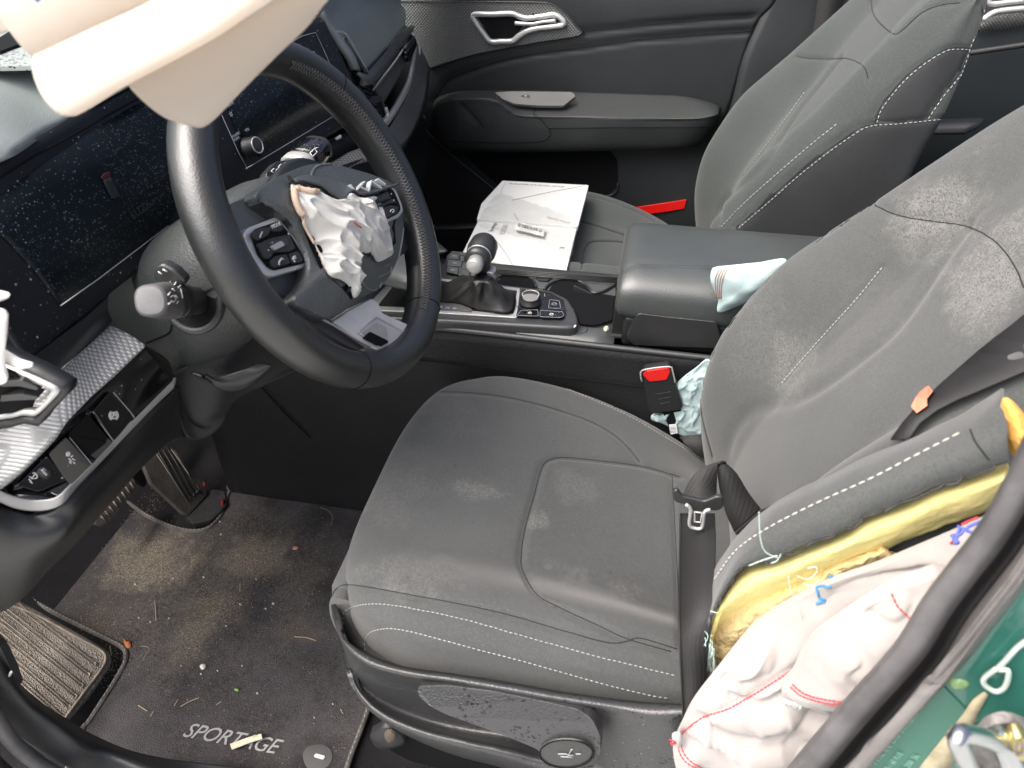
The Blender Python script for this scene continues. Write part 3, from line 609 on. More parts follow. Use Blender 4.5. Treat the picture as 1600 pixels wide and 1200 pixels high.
tube('level_wheel',[a,a.lerp(b,.5)+nS*.003,b],.006,m_blk2,sw2,n=16,sm=12)
multi('wheel_marks',[tubev([a.lerp(b,t)+nS*.0085+V((0,-.003,0)),a.lerp(b,t)+nS*.0085+V((0,.001,0))],.0006,5) for t in (.2,.4,.6,.8)],m_wht,sw2)
a,b=ons([(76,724),(80,722)],.004); tube('level_mark',[a,b],.0012,m_wht,sw2,n=6)
def rc2(p): return p
# side vent at the left edge with silver frame
sv=thing('side_air_vent','silver framed air vent at the left edge of the dash holding torn white scraps','air vent',tuple(P(30,620,'y',-.66)))
def frame(name,outer,inner,y,mat_,par,l,th):
    return sheet(name,[[p+V((l,0,0)) for p in YY([(a,b,y) for a,b in outer])],[p+V((l,0,0)) for p in YY([(a,b,y) for a,b in inner])]],mat_,par,nu=60,hard=True,thick=th)
frame('vent_frame',rc2([(-40,545),(0,562),(40,580),(70,596),(86,606),(84,618),(66,636),(50,654),(44,664),(20,660),(0,666),(-40,672)]),rc2([(-40,555),(0,572),(36,588),(64,602),(72,608),(70,616),(56,630),(42,646),(36,652),(18,650),(0,655),(-40,660)]),-.672,m_blk,sv,.010,.014)
frame('silver_surround',rc2([(-40,560),(0,576),(34,590),(60,602),(69,608),(67,615),(53,630),(40,643),(32,648),(15,646),(0,650),(-40,656)]),rc2([(-40,568),(0,584),(30,595),(52,604),(58,609),(50,622),(38,634),(30,640),(14,639),(0,642),(-40,648)]),-.675,m_silv,sv,.0125,.006)
prism('vent_cavity',YY([(-40,560,-.69),(20,585,-.68),(62,606,-.665),(50,640,-.67),(0,648,-.68),(-40,655,-.69)]),m_void,sv,t=.004,bev=0)
for k in range(2):
    prism('vent_slat',rc([p+V((.008,0,0)) for p in YY([(-40,594+k*24,-.68),(20,592+k*22,-.68),(46,604+k*14,-.675),(44,609+k*14,-.675),(16,602+k*22,-.68),(-40,604+k*24,-.68)])],.002),m_blk2,sv,t=.01)
sc1=thing('torn_scrap','white torn plastic scraps hanging over the vent at the left edge','scrap',tuple(P(5,540,'y',-.70)))
m_scp=M('white_plastic_scrap',(.80,.78,.76),.6)
for nm,pl,yy in [('long_scrap',[(-20,545),(-5,480),(12,488),(10,520),(5,560),(12,590),(8,600),(-20,606)],-.715),('leaf_scrap',[(0,540),(8,548),(30,562),(52,568),(50,574),(32,578),(8,566),(-6,556)],-.71),('top_scrap',[(-20,455),(0,455),(15,459),(13,466),(-2,472),(-20,474)],-.71)]:
    dome(nm,rc(Y(yy,pl),.002),m_scp,sc1,h=.0015,t=.001,n=60,closed_sm=False,disp=lambda p,e:.002*nz(p,60))
# dark slot behind the column with black filler
# passenger dash: leatherette pad, vent band, silver line, knurled shelf
pdx=YY([(506,30,.15),(510,8,.19),(540,-30,.30),(600,-70,.5),(640,-90,.66)])
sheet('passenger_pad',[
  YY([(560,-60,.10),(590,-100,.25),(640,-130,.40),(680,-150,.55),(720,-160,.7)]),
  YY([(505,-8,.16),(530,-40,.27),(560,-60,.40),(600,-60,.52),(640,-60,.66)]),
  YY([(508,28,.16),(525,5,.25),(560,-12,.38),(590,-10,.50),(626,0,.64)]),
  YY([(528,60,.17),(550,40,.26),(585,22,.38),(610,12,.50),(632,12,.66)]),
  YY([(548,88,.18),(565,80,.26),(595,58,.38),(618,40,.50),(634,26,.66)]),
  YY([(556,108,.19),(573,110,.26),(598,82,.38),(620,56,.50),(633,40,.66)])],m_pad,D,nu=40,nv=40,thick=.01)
A1=YY([(560,112,.19),(573,112,.24),(598,84,.38),(620,58,.52),(642,38,.66)])
A2=YY([(566,135,.19),(583,130,.24),(606,102,.38),(626,76,.52),(646,48,.66)])
A3=YY([(580,160,.19),(592,152,.24),(612,124,.38),(630,98,.52),(648,60,.66)])
A4=YY([(590,178,.19),(600,174,.24),(622,140,.38),(638,108,.52),(652,72,.66)])
sheet('upper_vent_band',[A1,[a.lerp(b,.5)+V((.006,0,.002)) for a,b in zip(A1,A2)],A2],M('dark_satin_metal',(.13,.135,.135),.4,metal=.4),D,nu=30,nv=10,thick=.006)
sheet('vent_slot_band',[[p+V((-.012,0,0)) for p in A2],[p+V((-.014,0,0)) for p in A3],[p+V((-.012,0,0)) for p in A4]],M('mid_satin_metal',(.09,.095,.095),.4,metal=.35),D,nu=30,nv=10,thick=.006)
tube('slot_line',[a.lerp(b,.5)+V((-.006,0,0)) for a,b in zip(A2,A3)][1:],.0018,m_gry,D,sm=20)
sheet('silver_dash_line',[YY([(592,184,.19),(604,186,.23),(624,152,.38),(640,118,.52),(649,62,.66)]),YY([(592,194,.19),(606,196,.23),(629,160,.38),(644,126,.52),(653,64,.66)])],m_silv2,D,nu=30,thick=.006)
B1=YY([(590,198,.18),(608,199,.23),(630,162,.38),(645,128,.52),(653,66,.66)])
B2=YY([(604,214,.18),(622,214,.23),(642,178,.38),(655,140,.52),(662,84,.67)])
B3=YY([(600,224,.17),(630,224,.23),(650,192,.38),(664,148,.52),(670,100,.68)])
B4=YY([(590,250,.15),(624,236,.22),(640,212,.36),(664,170,.52),(672,112,.68)])
sheet('knurled_shelf',[B1,B2,B3],M('knurled_grey_shelf',(.13,.135,.135),.42,metal=.35,knurl=('y','x',.009,.009,.6,.6)),D,nu=30,nv=12,thick=.006)
sheet('glovebox_face',[B3,B4,[p+V((-.03,0,-.05)) for p in B4],[p+V((-.12,0,-.2)) for p in B4]],m_blk,D,nu=30,nv=24,thick=.01)
# passenger end vent
pv=thing('passenger_air_vent','small slatted air vent with bright tip at the passenger end of the dash','air vent',tuple(P(640,90,'y',.6)))
prism('vent_cavity',YY([(631,76,.56),(645,50,.64),(652,70,.64),(640,96,.57)]),m_void,pv,t=.01,bev=0)
for k in range(3): tube('vent_slat',YY([(633,76+k*7,.56),(648,56+k*6,.64)]),.003,m_blk2,pv)
tube('silver_tip',YY([(642,52,.63),(651,60,.64),(655,80,.645),(648,104,.6),(628,150,.5)]),.0035,m_silv,pv,sm=30)
# centre vent (vertical slatted) right of the screen
cv=thing('centre_air_vent','tall slatted air vent with silver corner beside the media screen','air vent',tuple(P(580,150,'y',.2)))
nV=V((.95,-.12,.2)); pV=P(560,150,'y',.19)
CV=lambda pts,l=0:[Q(a,b,pV+nV*l,nV) for a,b in pts]
prism('vent_body',rc(CV([(517,54),(530,50),(545,62),(606,170),(609,185),(590,206),(582,204),(530,100)],-.004),.006),m_blk2,cv,t=.03,bev=.003)
prism('vent_cavity',rc(CV([(533,66),(540,64),(596,160),(606,186),(592,196),(586,190)],.0005),.003),m_void,cv,t=.003,bev=0)
for k in range(13):
    t=k/12; x0=536+t*48; y0=72+t*104
    tube('vent_slat',CV([(x0,y0),(x0+12,y0+9-t*4)],.001),.0014,m_blk2,cv,n=6)
tube('vent_inner_rail',CV([(538,62),(560,96),(584,134)],.003),.0045,m_blk2,cv,n=8)
tube('silver_corner',CV([(602,168),(605,182),(592,194),(588,186)],.004),.0042,m_silv,cv,n=8,sm=24)
prism('vent_tab',rc(CV([(574,160),(582,150),(597,150),(598,156),(590,161)],.012),.002),m_blk2,cv,t=.01,bev=.001)
tube('vent_outer_frame',CV([(519,54),(532,50),(546,62),(582,130),(584,136)],.001),.003,m_silv2,cv,n=8,sm=24)
# lower centre: vent slot + knurled strip seen through the wheel
sheet('centre_vent_slot',[YY([(300,360,-.30),(420,285,-.15),(500,228,-.03),(575,190,.12)]),YY([(310,385,-.30),(440,310,-.15),(520,250,-.03),(590,215,.12)])],m_void,D,nu=20,thick=.02)
multi('slot_fins',[tubev(YY([(505+k*6,228-k*3.6,-.02+k*.012),(512+k*6,240-k*3.6,-.02+k*.012)]),.0015,5) for k in range(9)],m_blk2,D)
tube('slot_slider',YY([(510,224,.0),(520,220,.01),(533,213,.02)]),.003,m_silv,D)
sheet('centre_knurled_strip',[YY([(470,275,-.12),(500,256,-.05),(560,232,.04),(600,215,.12)]),YY([(510,285,-.10),(545,262,-.03),(590,240,.05),(624,224,.14)])],m_knd if False else M('knurled_grey_strip',(.2,.2,.2),.4,metal=.4,knurl=('y','x',.008,.008,.7,.5)),D,nu=20,nv=6,thick=.01)
sheet('centre_stack_side',[YY([(605,226,.13),(611,234,.13),(616,246,.13),(620,264,.13)]),YY([(612,222,.145),(620,230,.145),(622,245,.145),(624,266,.145)])],m_silv2,D,nu=16,thick=.01)
sheet('centre_stack_lower',[YY([(480,285,-.12),(560,250,.0),(620,232,.13)]),YY([(500,330,-.12),(580,300,.0),(640,270,.13)]),YY([(560,420,-.12),(620,380,.0),(660,330,.13)])],m_void,D,nu=20,nv=12,thick=.02)
# ================================================================== STEERING COLUMN
n_w=V((math.cos(math.radians(27))*math.cos(math.radians(-3)),math.cos(math.radians(27))*math.sin(math.radians(-3)),math.sin(math.radians(27)))).normalized()
Wc=V((-.324,-.380,.746))
e1w=V((0,0,1)).cross(n_w).normalized(); e2w=n_w.cross(e1w)
W=lambda pts,l=0.:[Q(a,b,Wc+n_w*l,n_w) for a,b in pts]
col=thing('steering_column','grained grey plastic steering column cowl behind the steering wheel','steering column',(-.55,-.38,.6))
ringsC=[]
for t,hw,hu,hd in [(.055,.05,.045,.05),(.07,.075,.062,.062),(.10,.088,.066,.072),(.14,.095,.066,.082),(.19,.094,.062,.094),(.25,.090,.056,.105),(.32,.086,.05,.11)]:
    c=Wc-n_w*t; R_=[]
    for i in range(48):
        a=2*math.pi*i/48; cs,sn=math.cos(a),math.sin(a); q=2/2.7
        x=math.copysign(abs(cs)**q,cs)*hw; y=math.copysign(abs(sn)**q,sn)*(hu if sn>0 else hd); R_.append(c+e1w*x+e2w*y)
    ringsC.append(R_)
cs_=loftrings('lower_cowl',ringsC,M('grained_cowl',(.062,.068,.068),.42,bumps=[('v',420,.4,.001)],mott=(8,.12)),col)
cbv=bvh_me(cs_)
tube('cowl_parting_line',onto(cbv,[(228,536),(262,522),(268,512),(270,498),(276,490),(318,458),(345,444),(372,425)],.0005,40),.0009,m_void,col,n=6)
# stalks
def stalk(name,label,c,axis,L_,r,mat_):
    pass
ls=thing('light_stalk','left stalk with ribbed ring and lamp symbols pointing at the viewer beside the column','stalk',tuple(P(290,460,'y',-.5)))
A0=P(300,470,'y',-.475); A9=P(235,470,'y',-.565)
ax=(A9-A0).normalized(); Ls=(A9-A0).length
u_=ax.orthogonal().normalized(); v_=ax.cross(u_)
def srings(A,ax,u_,v_,prof,n=40,sq=2.6,asp=(1.,1.)):
    R=[]
    for t,r in prof:
        R.append([A+ax*t+(u_*math.copysign(abs(math.cos(a))**(2/sq),math.cos(a))*asp[0]+v_*math.copysign(abs(math.sin(a))**(2/sq),math.sin(a))*asp[1])*r for a in [2*math.pi*i/n for i in range(n)]])
    return R
up_=V((0,0,1)); u_=(up_-ax*up_.dot(ax)).normalized(); v_=ax.cross(u_)
loftrings('stalk_body',srings(A0,ax,u_,v_,[(-.04,.014),(0,.0145),(Ls*.35,.0155),(Ls*.62,.0165),(Ls*.66,.0175)]),m_blk2,ls)
loftrings('stalk_ring',srings(A0,ax,u_,v_,[(Ls*.30,.0160),(Ls*.32,.0170),(Ls*.50,.0174),(Ls*.52,.016)]),m_blk,ls)
loftrings('stalk_end',srings(A0,ax,u_,v_,[(Ls*.56,.0155),(Ls*.60,.0164),(Ls*.85,.0158),(Ls*.975,.0146),(Ls,.0128)]),M('worn_stalk_plastic',(.10,.10,.10),.55,bumps=[('v',600,.2,.0005)],mott=(30,.15)),ls)
dome('end_cap',[A0+ax*(Ls+.0004)+(u_*math.copysign(abs(math.cos(a))**.77,math.cos(a))+v_*math.copysign(abs(math.sin(a))**.77,math.sin(a)))*.0120 for a in [2*math.pi*i/24 for i in range(24)]],M('pale_cap_plastic',(.16,.16,.165),.5,mott=(40,.1),specks=[(300,.1,.2,(.4,.4,.4),0)]),ls,h=.001,t=.001,n=50,nrm=ax)
def smark(pts,l=0): # marks on the camera side of the stalk
    pass
def on_stalk(o_,pts,l=.0006): return onto(bvh_me(o_),pts,l)
sb=[o for o in bpy.data.objects if o.parent==ls and o.name.startswith('stalk_ring')][0]
prism('stalk_lobe',rc([P(a,b,'y',-.515) for a,b in [(237,432),(241,418),(252,412),(272,422),(290,440),(282,452),(250,448)]],.004),m_blk2,ls,t=.012,bev=.003,seg=3)
LSEG=[[(266,440),(281,452)],[(281,452),(284,466)],[(272,446),(276,440)],[(278,450),(282,447)],[(268,452),(272,455)],[(273,462),(276,465)],[(265,464),(270,462),(274,467),(270,472),(266,470)],[(262,461),(265,457)],[(262,475),(266,472)],[(275,474),(277,470)],[(248,424),(254,428)],[(255,420),(262,424)]]
tube('stalk_socket',[A0-ax*.006+(u_*math.cos(a)*1.15+v_*math.sin(a))*.027 for a in [2*math.pi*i/30 for i in range(30)]],.005,m_blk2,col,closed=True)
dome('socket_hole',[A0-ax*.004+(u_*math.cos(a)*1.15+v_*math.sin(a))*.026 for a in [2*math.pi*i/24 for i in range(24)]],m_void,col,h=.0005,t=.002,n=40,nrm=ax)
rs_=thing('wiper_stalk','right stalk with wiper symbols rising above the steering wheel hub','stalk',tuple(P(440,270,'y',-.26)))
A0=P(435,290,'y',-.27); A9=P(499,229,'y',-.155); ax=(A9-A0).normalized(); Ls=(A9-A0).length
u_=(up_-ax*up_.dot(ax)).normalized(); v_=ax.cross(u_)
loftrings('stalk_body',srings(A0,ax,u_,v_,[(-.05,.012),(0,.0135),(Ls*.5,.0145),(Ls*.9,.0165),(Ls*.97,.0162),(Ls,.013)],asp=(1,1.25)),m_blk2,rs_)
loftrings('stalk_ring',srings(A0,ax,u_,v_,[(Ls*.40,.0165),(Ls*.42,.0172),(Ls*.52,.0172),(Ls*.54,.0165)],asp=(1,1.25)),m_silv2,rs_)
loftrings('stalk_window',srings(A0,ax,u_,v_,[(Ls*.60,.0163),(Ls*.62,.0168),(Ls*.88,.0180),(Ls*.90,.0172)],asp=(1,1.2)),m_glos,rs_)
al=[x for x in bpy.data.objects if x.parent==rs_]
def mark(par,objs,segs,nm,r=.0006,mat_=m_wht,lift=.0008):
    parts=[]
    bv=[bvh_me(o_) for o_ in objs]
    for s in segs:
        hits=[]
        for q in s:
            best=None; d=ray(*q).normalized()
            for b in bv:
                h,nn,_,dist=b.ray_cast(CAM,d)
                if h is not None and (best is None or dist<best[1]): best=(h+(nn if nn.dot(d)<0 else -nn)*lift,dist)
            if best: hits.append(best[0])
        if len(hits)>1: parts.append(tubev(hits,r,5))
    if parts: return multi(nm,parts,mat_,par)
mark(ls,[x for x in bpy.data.objects if x.parent==ls],LSEG,'lamp_symbols',.0007)
for _p,_s,_n in SYM: mark(_p,[_p],_s,_n,.0007,m_wht,.0006)
mark(rs_,al,[[(484,240),(491,233),(495,238),(488,245),(484,240)],[(491,233),(497,231)],[(472,236),(475,235)],[(480,249),(482,251)]],'wiper_symbol')
fl=prism('stalk_collar',rc([Q(a,b,A0+n_w*.005,n_w) for a,b in [(416,270),(432,252),(448,250),(452,256),(436,274),(418,280)]],.004),m_blk2,rs_,t=.012)
mark(rs_,[fl],[[(423,268),(427,264),(431,266),(428,271),(423,268)],[(434,262),(438,257),(442,259),(440,264),(434,262)],[(442,258),(444,255)],[(431,266),(434,264)]],'washer_symbol',lift=.001)
# lower cowl skirt / knee bolster and the tilt lever recess
sheet('knee_bolster',[YY([(229,540,-.49),(262,562,-.47),(274,590,-.465),(300,565,-.44),(345,540,-.42),(400,520,-.38),(440,512,-.33)]),
  YY([(240,560,-.49),(268,588,-.475),(285,610,-.46),(320,590,-.44),(360,570,-.42),(410,550,-.38),(460,530,-.33)]),
  YY([(270,598,-.488),(282,620,-.475),(300,660,-.46),(340,640,-.44),(375,610,-.41),(430,580,-.37),(480,550,-.33)]),
  YY([(285,660,-.482),(292,678,-.475),(310,688,-.46),(345,668,-.44),(372,625,-.41),(440,590,-.37),(500,560,-.33)])],M('dark_knee_plastic',(.028,.029,.03),.55,bumps=[('v',650,.3,.0006)]),D,nu=40,nv=30,thick=.01)
tl=thing('tilt_lever','curved black column tilt lever under the steering column','lever',tuple(P(330,580,'y',-.44)))
sheet('lever_blade',[[p+V((.02,0,.0)) for p in YY([(276,576,-.455),(300,586,-.45),(330,582,-.44),(360,572,-.43),(380,562,-.42)])],[p+V((.035,0,.0)) for p in YY([(276,580,-.455),(300,592,-.45),(330,592,-.44),(362,580,-.43),(382,566,-.42)])],[p+V((.03,0,-.004)) for p in YY([(280,582,-.455),(302,598,-.45),(330,604,-.44),(360,592,-.43),(381,568,-.42)])]],M('lever_plastic',(.035,.036,.037),.35,mott=(20,.1),specks=[(300,.08,.2,(.3,.3,.3),0)]),tl,nu=30,nv=12,thick=.005)
# ================================================================== STEERING WHEEL
sw=thing('steering_wheel','black leather steering wheel with torn centre pad and white airbag cloth hanging out','steering wheel',tuple(Wc))
k=160; R0=.1685
rings=[]
for i in range(k):
    a=2*math.pi*i/k; er=e1w*math.cos(a)+e2w*math.sin(a)
    r=R0
    R_=[]
    # slight thumb swell
    sw_=.0012*math.exp(-((((a-math.radians(35))+math.pi)%(2*math.pi)-math.pi)/.25)**2)
    for j in range(28):
        b=2*math.pi*j/28; R_.append(Wc+er*(r+(.0192+sw_)*math.cos(b))+n_w*(.0225*math.sin(b)))
    rings.append(R_)
vs=[p for r in rings for p in r]; rim=mesh('leather_rim',vs,gridfaces(k,28,True,True),m_leat,sw); fixn(rim)
rimv=bvh_me(rim)
def rimring(px,py,nm='rim_seam'):
    p=W([(px,py)],.01)[0]-Wc; a=math.atan2(p.dot(e2w),p.dot(e1w)); er=e1w*math.cos(a)+e2w*math.sin(a)
    tube(nm,[Wc+er*(R0+.0194*math.cos(b))+n_w*(.0227*math.sin(b)) for b in [2*math.pi*i/40 for i in range(40)]],.0006,m_void,sw,n=6,closed=True)
rimring(527,165); rimring(672,480); rimring(655,560) if False else None; rimring(567,588)
# cross stitching on the inner side of the rim, right hand side and lower right
def rim_pt(a,b,l=.0006):
    er=e1w*math.cos(a)+e2w*math.sin(a); return Wc+er*(R0+(.0192+l)*math.cos(b))+n_w*((.0225+l)*math.sin(b))
def angp(px,py): p=W([(px,py)],.0)[0]-Wc; return math.atan2(p.dot(e2w),p.dot(e1w))
aA=angp(440,110); aB=angp(640,480)
if aB>aA: aA+=2*math.pi
zz_=[];m_=90
for i in range(m_):
    a=aA+(aB-aA)*i/(m_-1); da=(aB-aA)/(m_-1)
    for s in (1,-1): zz_.append(tubev([rim_pt(a-da*.6*s,math.pi-.75-.22),rim_pt(a,math.pi-.75,.0009),rim_pt(a+da*.6*s,math.pi-.75+.22)],.0007,5))
multi('rim_stitching',zz_,M('dark_grey_thread',(.10,.10,.10),.7),sw)
# hub body behind
hub=loftrings('hub_body',[[Wc+n_w*z+e1w*math.cos(a)*r*1.12+e2w*math.sin(a)*r for a in [2*math.pi*i/40 for i in range(40)]] for z,r in [(-.055,.05),(-.03,.062),(-.012,.066),(-.004,.06)]],m_blk,sw)
# outline of the pad (pixel outline set on the hub plane)
HP=.012
pad=[(400,303),(425,282),(450,269),(481,258),(516,256),(562,267),(590,276),(614,288),(624,310),(631,353),(628,385),(612,425),(590,452),(560,468),(540,484),(516,496),(500,494),(484,486),(465,476),(460,464),(474,446),(483,425),(482,402),(474,380),(460,356),(440,337),(425,328),(410,318)]
m_padm=M('torn_pad_skin',(.080,.088,.087),.40,bumps=[('v',480,.45,.001)],mott=(9,.12),spec=1.)
padM=dome('airbag_pad',W(pad,HP),m_padm,sw,h=.010,t=.02,n=160,rings=24,p=2.6,cen=W([(550,375)],HP)[0])
pv_=bvh_me(padM)
op=lambda pts,l=.001,n=0,c=False:onto(pv_,pts,l,n,c)
groove(padM,[op([(408,312),(432,338),(455,350)],0,30)],.003,.004)
# emblem ring + oval
m_rng=M('satin_grey_ring',(.28,.29,.29),.4,metal=.6)
tube('emblem_ring',op([(535,312),(510,304),(494,294),(486,280),(489,266),(500,258),(520,256)],.0004,60),.0011,m_rng,padM)
tube('emblem_ring',op([(566,402),(563,420),(566,440),(576,452),(590,452),(606,440),(619,415),(627,380),(630,356)],.0004,60),.0011,m_rng,padM)
# maker's letters, built as strokes
def stroke(a,b,w): 
    return [(a[0],a[1]),(b[0],b[1])],w
ks_=[[(549,289),(554,299)],[(554,299),(571,284)],[(556,290),(571,298)],[(571,298),(574,284)],[(574,284),(589,296)],[(589,296),(592,281)],[(592,281),(606,290)]]
ks_=[[(548,288),(556,300)],[(556,300),(575,283)],[(560,286),(578,297)],[(578,297),(582,283)],[(582,283),(598,294)],[(598,294),(595,281)],[(595,281),(613,291)]] if False else [[(549,288),(557,300)],[(556,300),(572,283)],[(565,290),(576,299)],[(576,299),(581,284)],[(581,284),(597,296)],[(598,284),(601,281)],[(597,296),(600,281)],[(600,281),(612,291)]]
m_lg=M('bright_emblem',(.8,.81,.8),.4,metal=.2)
for _a,_b in [((548,288),(556,300)),((556,299),(571,283)),((563,291),(577,299)),((577,299),(581,282)),((581,282),(597,294)),((591,279),(603,288))]:
    _d=V((_b[0]-_a[0],_b[1]-_a[1],0)).normalized(); _n=V((-_d.y,_d.x,0))*1.15
    prism('emblem_stroke',W([(_a[0]+_n.x,_a[1]+_n.y),(_b[0]+_n.x,_b[1]+_n.y),(_b[0]-_n.x,_b[1]-_n.y),(_a[0]-_n.x,_a[1]-_n.y)],.0275+.0002*_a[0]/600),m_lg,padM,t=.006,bev=.0004)
multi('small_embossed_text',[tubev(op([(601+i*3,416-i*.8),(603+i*3,413-i*.8)],.0004),.0004,4) for i in range(3)]+[tubev(op([(592+i*3,434-i*1.5),(593.5+i*3,431-i*1.5)],.0004),.0004,4) for i in range(7)],m_gry,padM)
# tear in the pad: dark opening and the curled torn edge
tear=[(451,286),(458,292),(472,293),(494,299),(505,307),(516,312),(530,317),(540,305),(560,310),(585,304),(612,292),(618,300),(622,330),(616,352),(618,380),(606,392),(590,398),(573,396),(556,402),(548,425),(543,448),(554,460),(548,468),(536,452),(520,438),(500,420),(484,385),(470,345),(455,315)]
prism('torn_opening',op(tear,.0006),m_void,padM,t=.0004,bev=0)
m_edge=M('torn_skin_edge',(.02,.019,.018),.8,bumps=[('n',400,1,.002)])
def ragged(path,l,n,amp,seed):
    pts=op(path,l,n); return [p+V((nz(p,90,seed),nz(p,90,seed+4),nz(p,90,seed+8)))*amp*2 for p in pts]
pth=ragged([(449,282),(455,292),(468,292),(486,297),(500,306),(514,312),(528,318),(532,309),(541,303),(560,310),(580,306),(600,297),(615,291)],.005,60,.0012,3)
tube('torn_edge',pth,[.0016+.0008*abs(nz(p,120)) for p in pth],m_edge,padM,n=6)
pth=ragged([(540,455),(548,440),(553,404),(562,398),(572,394),(576,402)],.003,30,.0012,6); tube('torn_edge',pth,.0014,m_edge,padM,n=6)
# lifted upper flap of pad skin over the tear
sheet('lifted_flap',[op([(455,282),(475,276),(500,280),(530,287),(560,296),(590,292),(612,284)],.0035),op([(453,289),(470,290),(494,297),(512,309),(530,316),(541,303),(560,308),(585,303),(614,290)],.009)],m_padm,padM,nu=50,nv=8,thick=.0025)
# left switch module
m_key=M('switch_rubber',(.028,.03,.031),.5,bumps=[('v',900,.15,.0003)])
lm=[(381,371),(386,357),(405,347),(430,340),(434,343),(452,362),(466,385),(477,412),(474,420),(450,426),(420,432),(412,428),(398,408),(388,388)]
bzl=prism('left_switch_bezel',rc(W([(380,366),(388,355),(432,338),(440,345),(462,372),(480,408),(476,418),(426,433),(414,430),(402,416),(390,394)],.006),.004),m_silv,sw,t=.016,bev=.002)
prism('left_switch_well',rc(W([(392,366),(400,357),(436,345),(455,368),(472,396),(477,411),(430,422),(420,418),(404,398)],.0078),.003),m_void,bzl,t=.002,bev=0)
for q in [[(393,364),(402,358),(418,354),(424,358),(420,366),(404,376),(399,374)],[(420,354),(438,348),(444,356),(440,361),(427,362)],[(402,381),(424,372),(434,370),(452,366),(462,388),(452,393),(428,394),(422,404),(414,404)],[(422,408),(430,400),(448,397),(454,411),(430,418),(426,416)],[(452,396),(466,392),(474,406),(470,410),(457,411)]]:
    prism('key',rc(W(q,.0105),.002),m_key,bzl,t=.003,bev=.0006)
prism('roller',rc(W([(424,384),(440,376),(446,383),(430,391)],.0135),.0015),m_silv2,bzl,t=.003,bev=.0006)
prism('roller_bar',rc(W([(420,380),(448,371),(451,382),(428,392)],.0118),.002),m_blk2,bzl,t=.002,bev=.0006)
Kp=(tuple(Wc+n_w*.0107),tuple(n_w))
def kt(nm,s,p,q,u,size,par): return ptext(nm,s,m_mk,par,p,q,u,Kp,size)
kt('mode_key_text','MODE',(425,358),(436,353),(423,352),.0052,bzl)
multi('phone_symbol',[tubev(W([(436,414),(436,409),(440,404),(443,405)],.0112),.0009,6),tubev(W([(457,405),(462,403),(461,400),(459,401),(457,405)],.0112),.0008,6),tubev(W([(406,371),(408,366),(410,362)],.0112),.0006,6),tubev(W([(459,406),(461,410)],.0112),.0008,5),tubev(W([(450,364),(452,367)],.0112),.0006,5),tubev(W([(425,378),(426,380)],.0118),.0005,5),tubev(W([(419,390),(420,392)],.0118),.0005,5)],m_mk,bzl)
for y_ in (0,1,2): pass
tube('spoke_hook',W([(452,358),(458,364),(466,378)],.004),.002,m_blk2,sw)
# right switch module
bzr=prism('right_switch_bezel',rc(W([(575,306),(612,290),(619,296),(629,320),(631,330),(624,340),(600,350),(596,344)],.021),.003),m_silv,sw,t=.014,bev=.002)
prism('right_switch_well',rc(W([(577,309),(611,294),(616,299),(625,320),(626,328),(620,335),(600,345)],.0225),.002),m_void,bzr,t=.002,bev=0)
for q in [[(582,309),(606,299),(612,310),(592,318),(586,316)],[(600,325),(610,320),(623,323),(620,333),(604,341)],[(592,320),(612,311),(620,316),(608,318),(598,323)]]:
    prism('key',rc(W(q,.0250),.0015),m_key,bzr,t=.003,bev=.0006)
prism('roller',rc(W([(590,309),(606,303),(608,309),(594,315)],.0268),.001),m_blk2,bzr,t=.002,bev=.0005)
multi('key_symbol',[tubev(W([(610,331),(611,328),(615,327),(616,330),(613,332)],.0258),.0006,5),tubev(W([(611,302),(612,304)],.0258),.0005,5),tubev(W([(615,312),(616,314)],.0258),.0005,5)],m_mk,bzr)
prism('broken_pad_edge',rc(W([(616,356),(628,350),(632,353),(628,372),(618,384),(610,396),(608,393),(614,376)],.012),.002),M('split_pad_edge',(.10,.095,.08),.8,bumps=[('n',300,1,.002)]),padM,t=.006,bev=.001)
# spoke covers
prism('left_spoke_cover',rc(W([(338,340),(360,318),(400,300),(416,316),(436,336),(390,354),(381,366),(360,364)],-.004),.005),M('spoke_plastic',(.14,.152,.15),.36,bumps=[('v',700,.2,.0004)]),sw,t=.022,bev=.004,seg=4)
prism('left_spoke_lower',rc(W([(372,364),(384,370),(414,430),(478,415),(484,428),(465,462),(458,470),(420,452),(385,400)],-.004),.005),m_blk2,sw,t=.024,bev=.003)
prism('right_spoke_cover',rc(W([(596,350),(630,330),(648,322),(652,350),(648,380),(628,400),(612,380)],-.006),.005),m_blk2,sw,t=.02,bev=.003)
# bottom spoke
m_sp=M('silver_spoke_plastic',(.74,.73,.72),.36,metal=.15,mott=(25,.08),specks=[(200,.06,.15,(.2,.19,.18),0)])
bs=prism('bottom_spoke',rc(W([(581,466),(592,474),(597,489),(640,508),(657,519),(663,530),(658,548),(636,568),(626,564),(575,541),(520,503),(545,486)],.004),.004),m_sp,sw,t=.016,bev=.0025,seg=3)
prism('spoke_dark_side',rc(W([(457,468),(520,502),(576,541),(560,548),(540,540),(500,516),(462,488)],-.001),.003),M('dark_spoke_metal',(.10,.095,.10),.4,metal=.5),sw,t=.014,bev=.002)  # side piece in a darker metal than the spoke face
tube('spoke_silver_edge',W([(454,467),(458,470),(464,478),(520,508),(560,532),(577,541)],.004),.0013,m_silv,sw,n=8,sm=40)
prism('spoke_recess',rc(W([(559,519),(587,496),(592,496),(648,527),(644,536),(620,558),(612,555)],.0046),.003),M('recess_silver',(.6,.59,.585),.4,metal=.2),bs,t=.001,bev=0)
prism('recess_floor',rc(W([(566,520),(588,504),(604,512),(606,528),(594,538),(585,535)],.0054),.002),m_silv2,bs,t=.0008,bev=0)
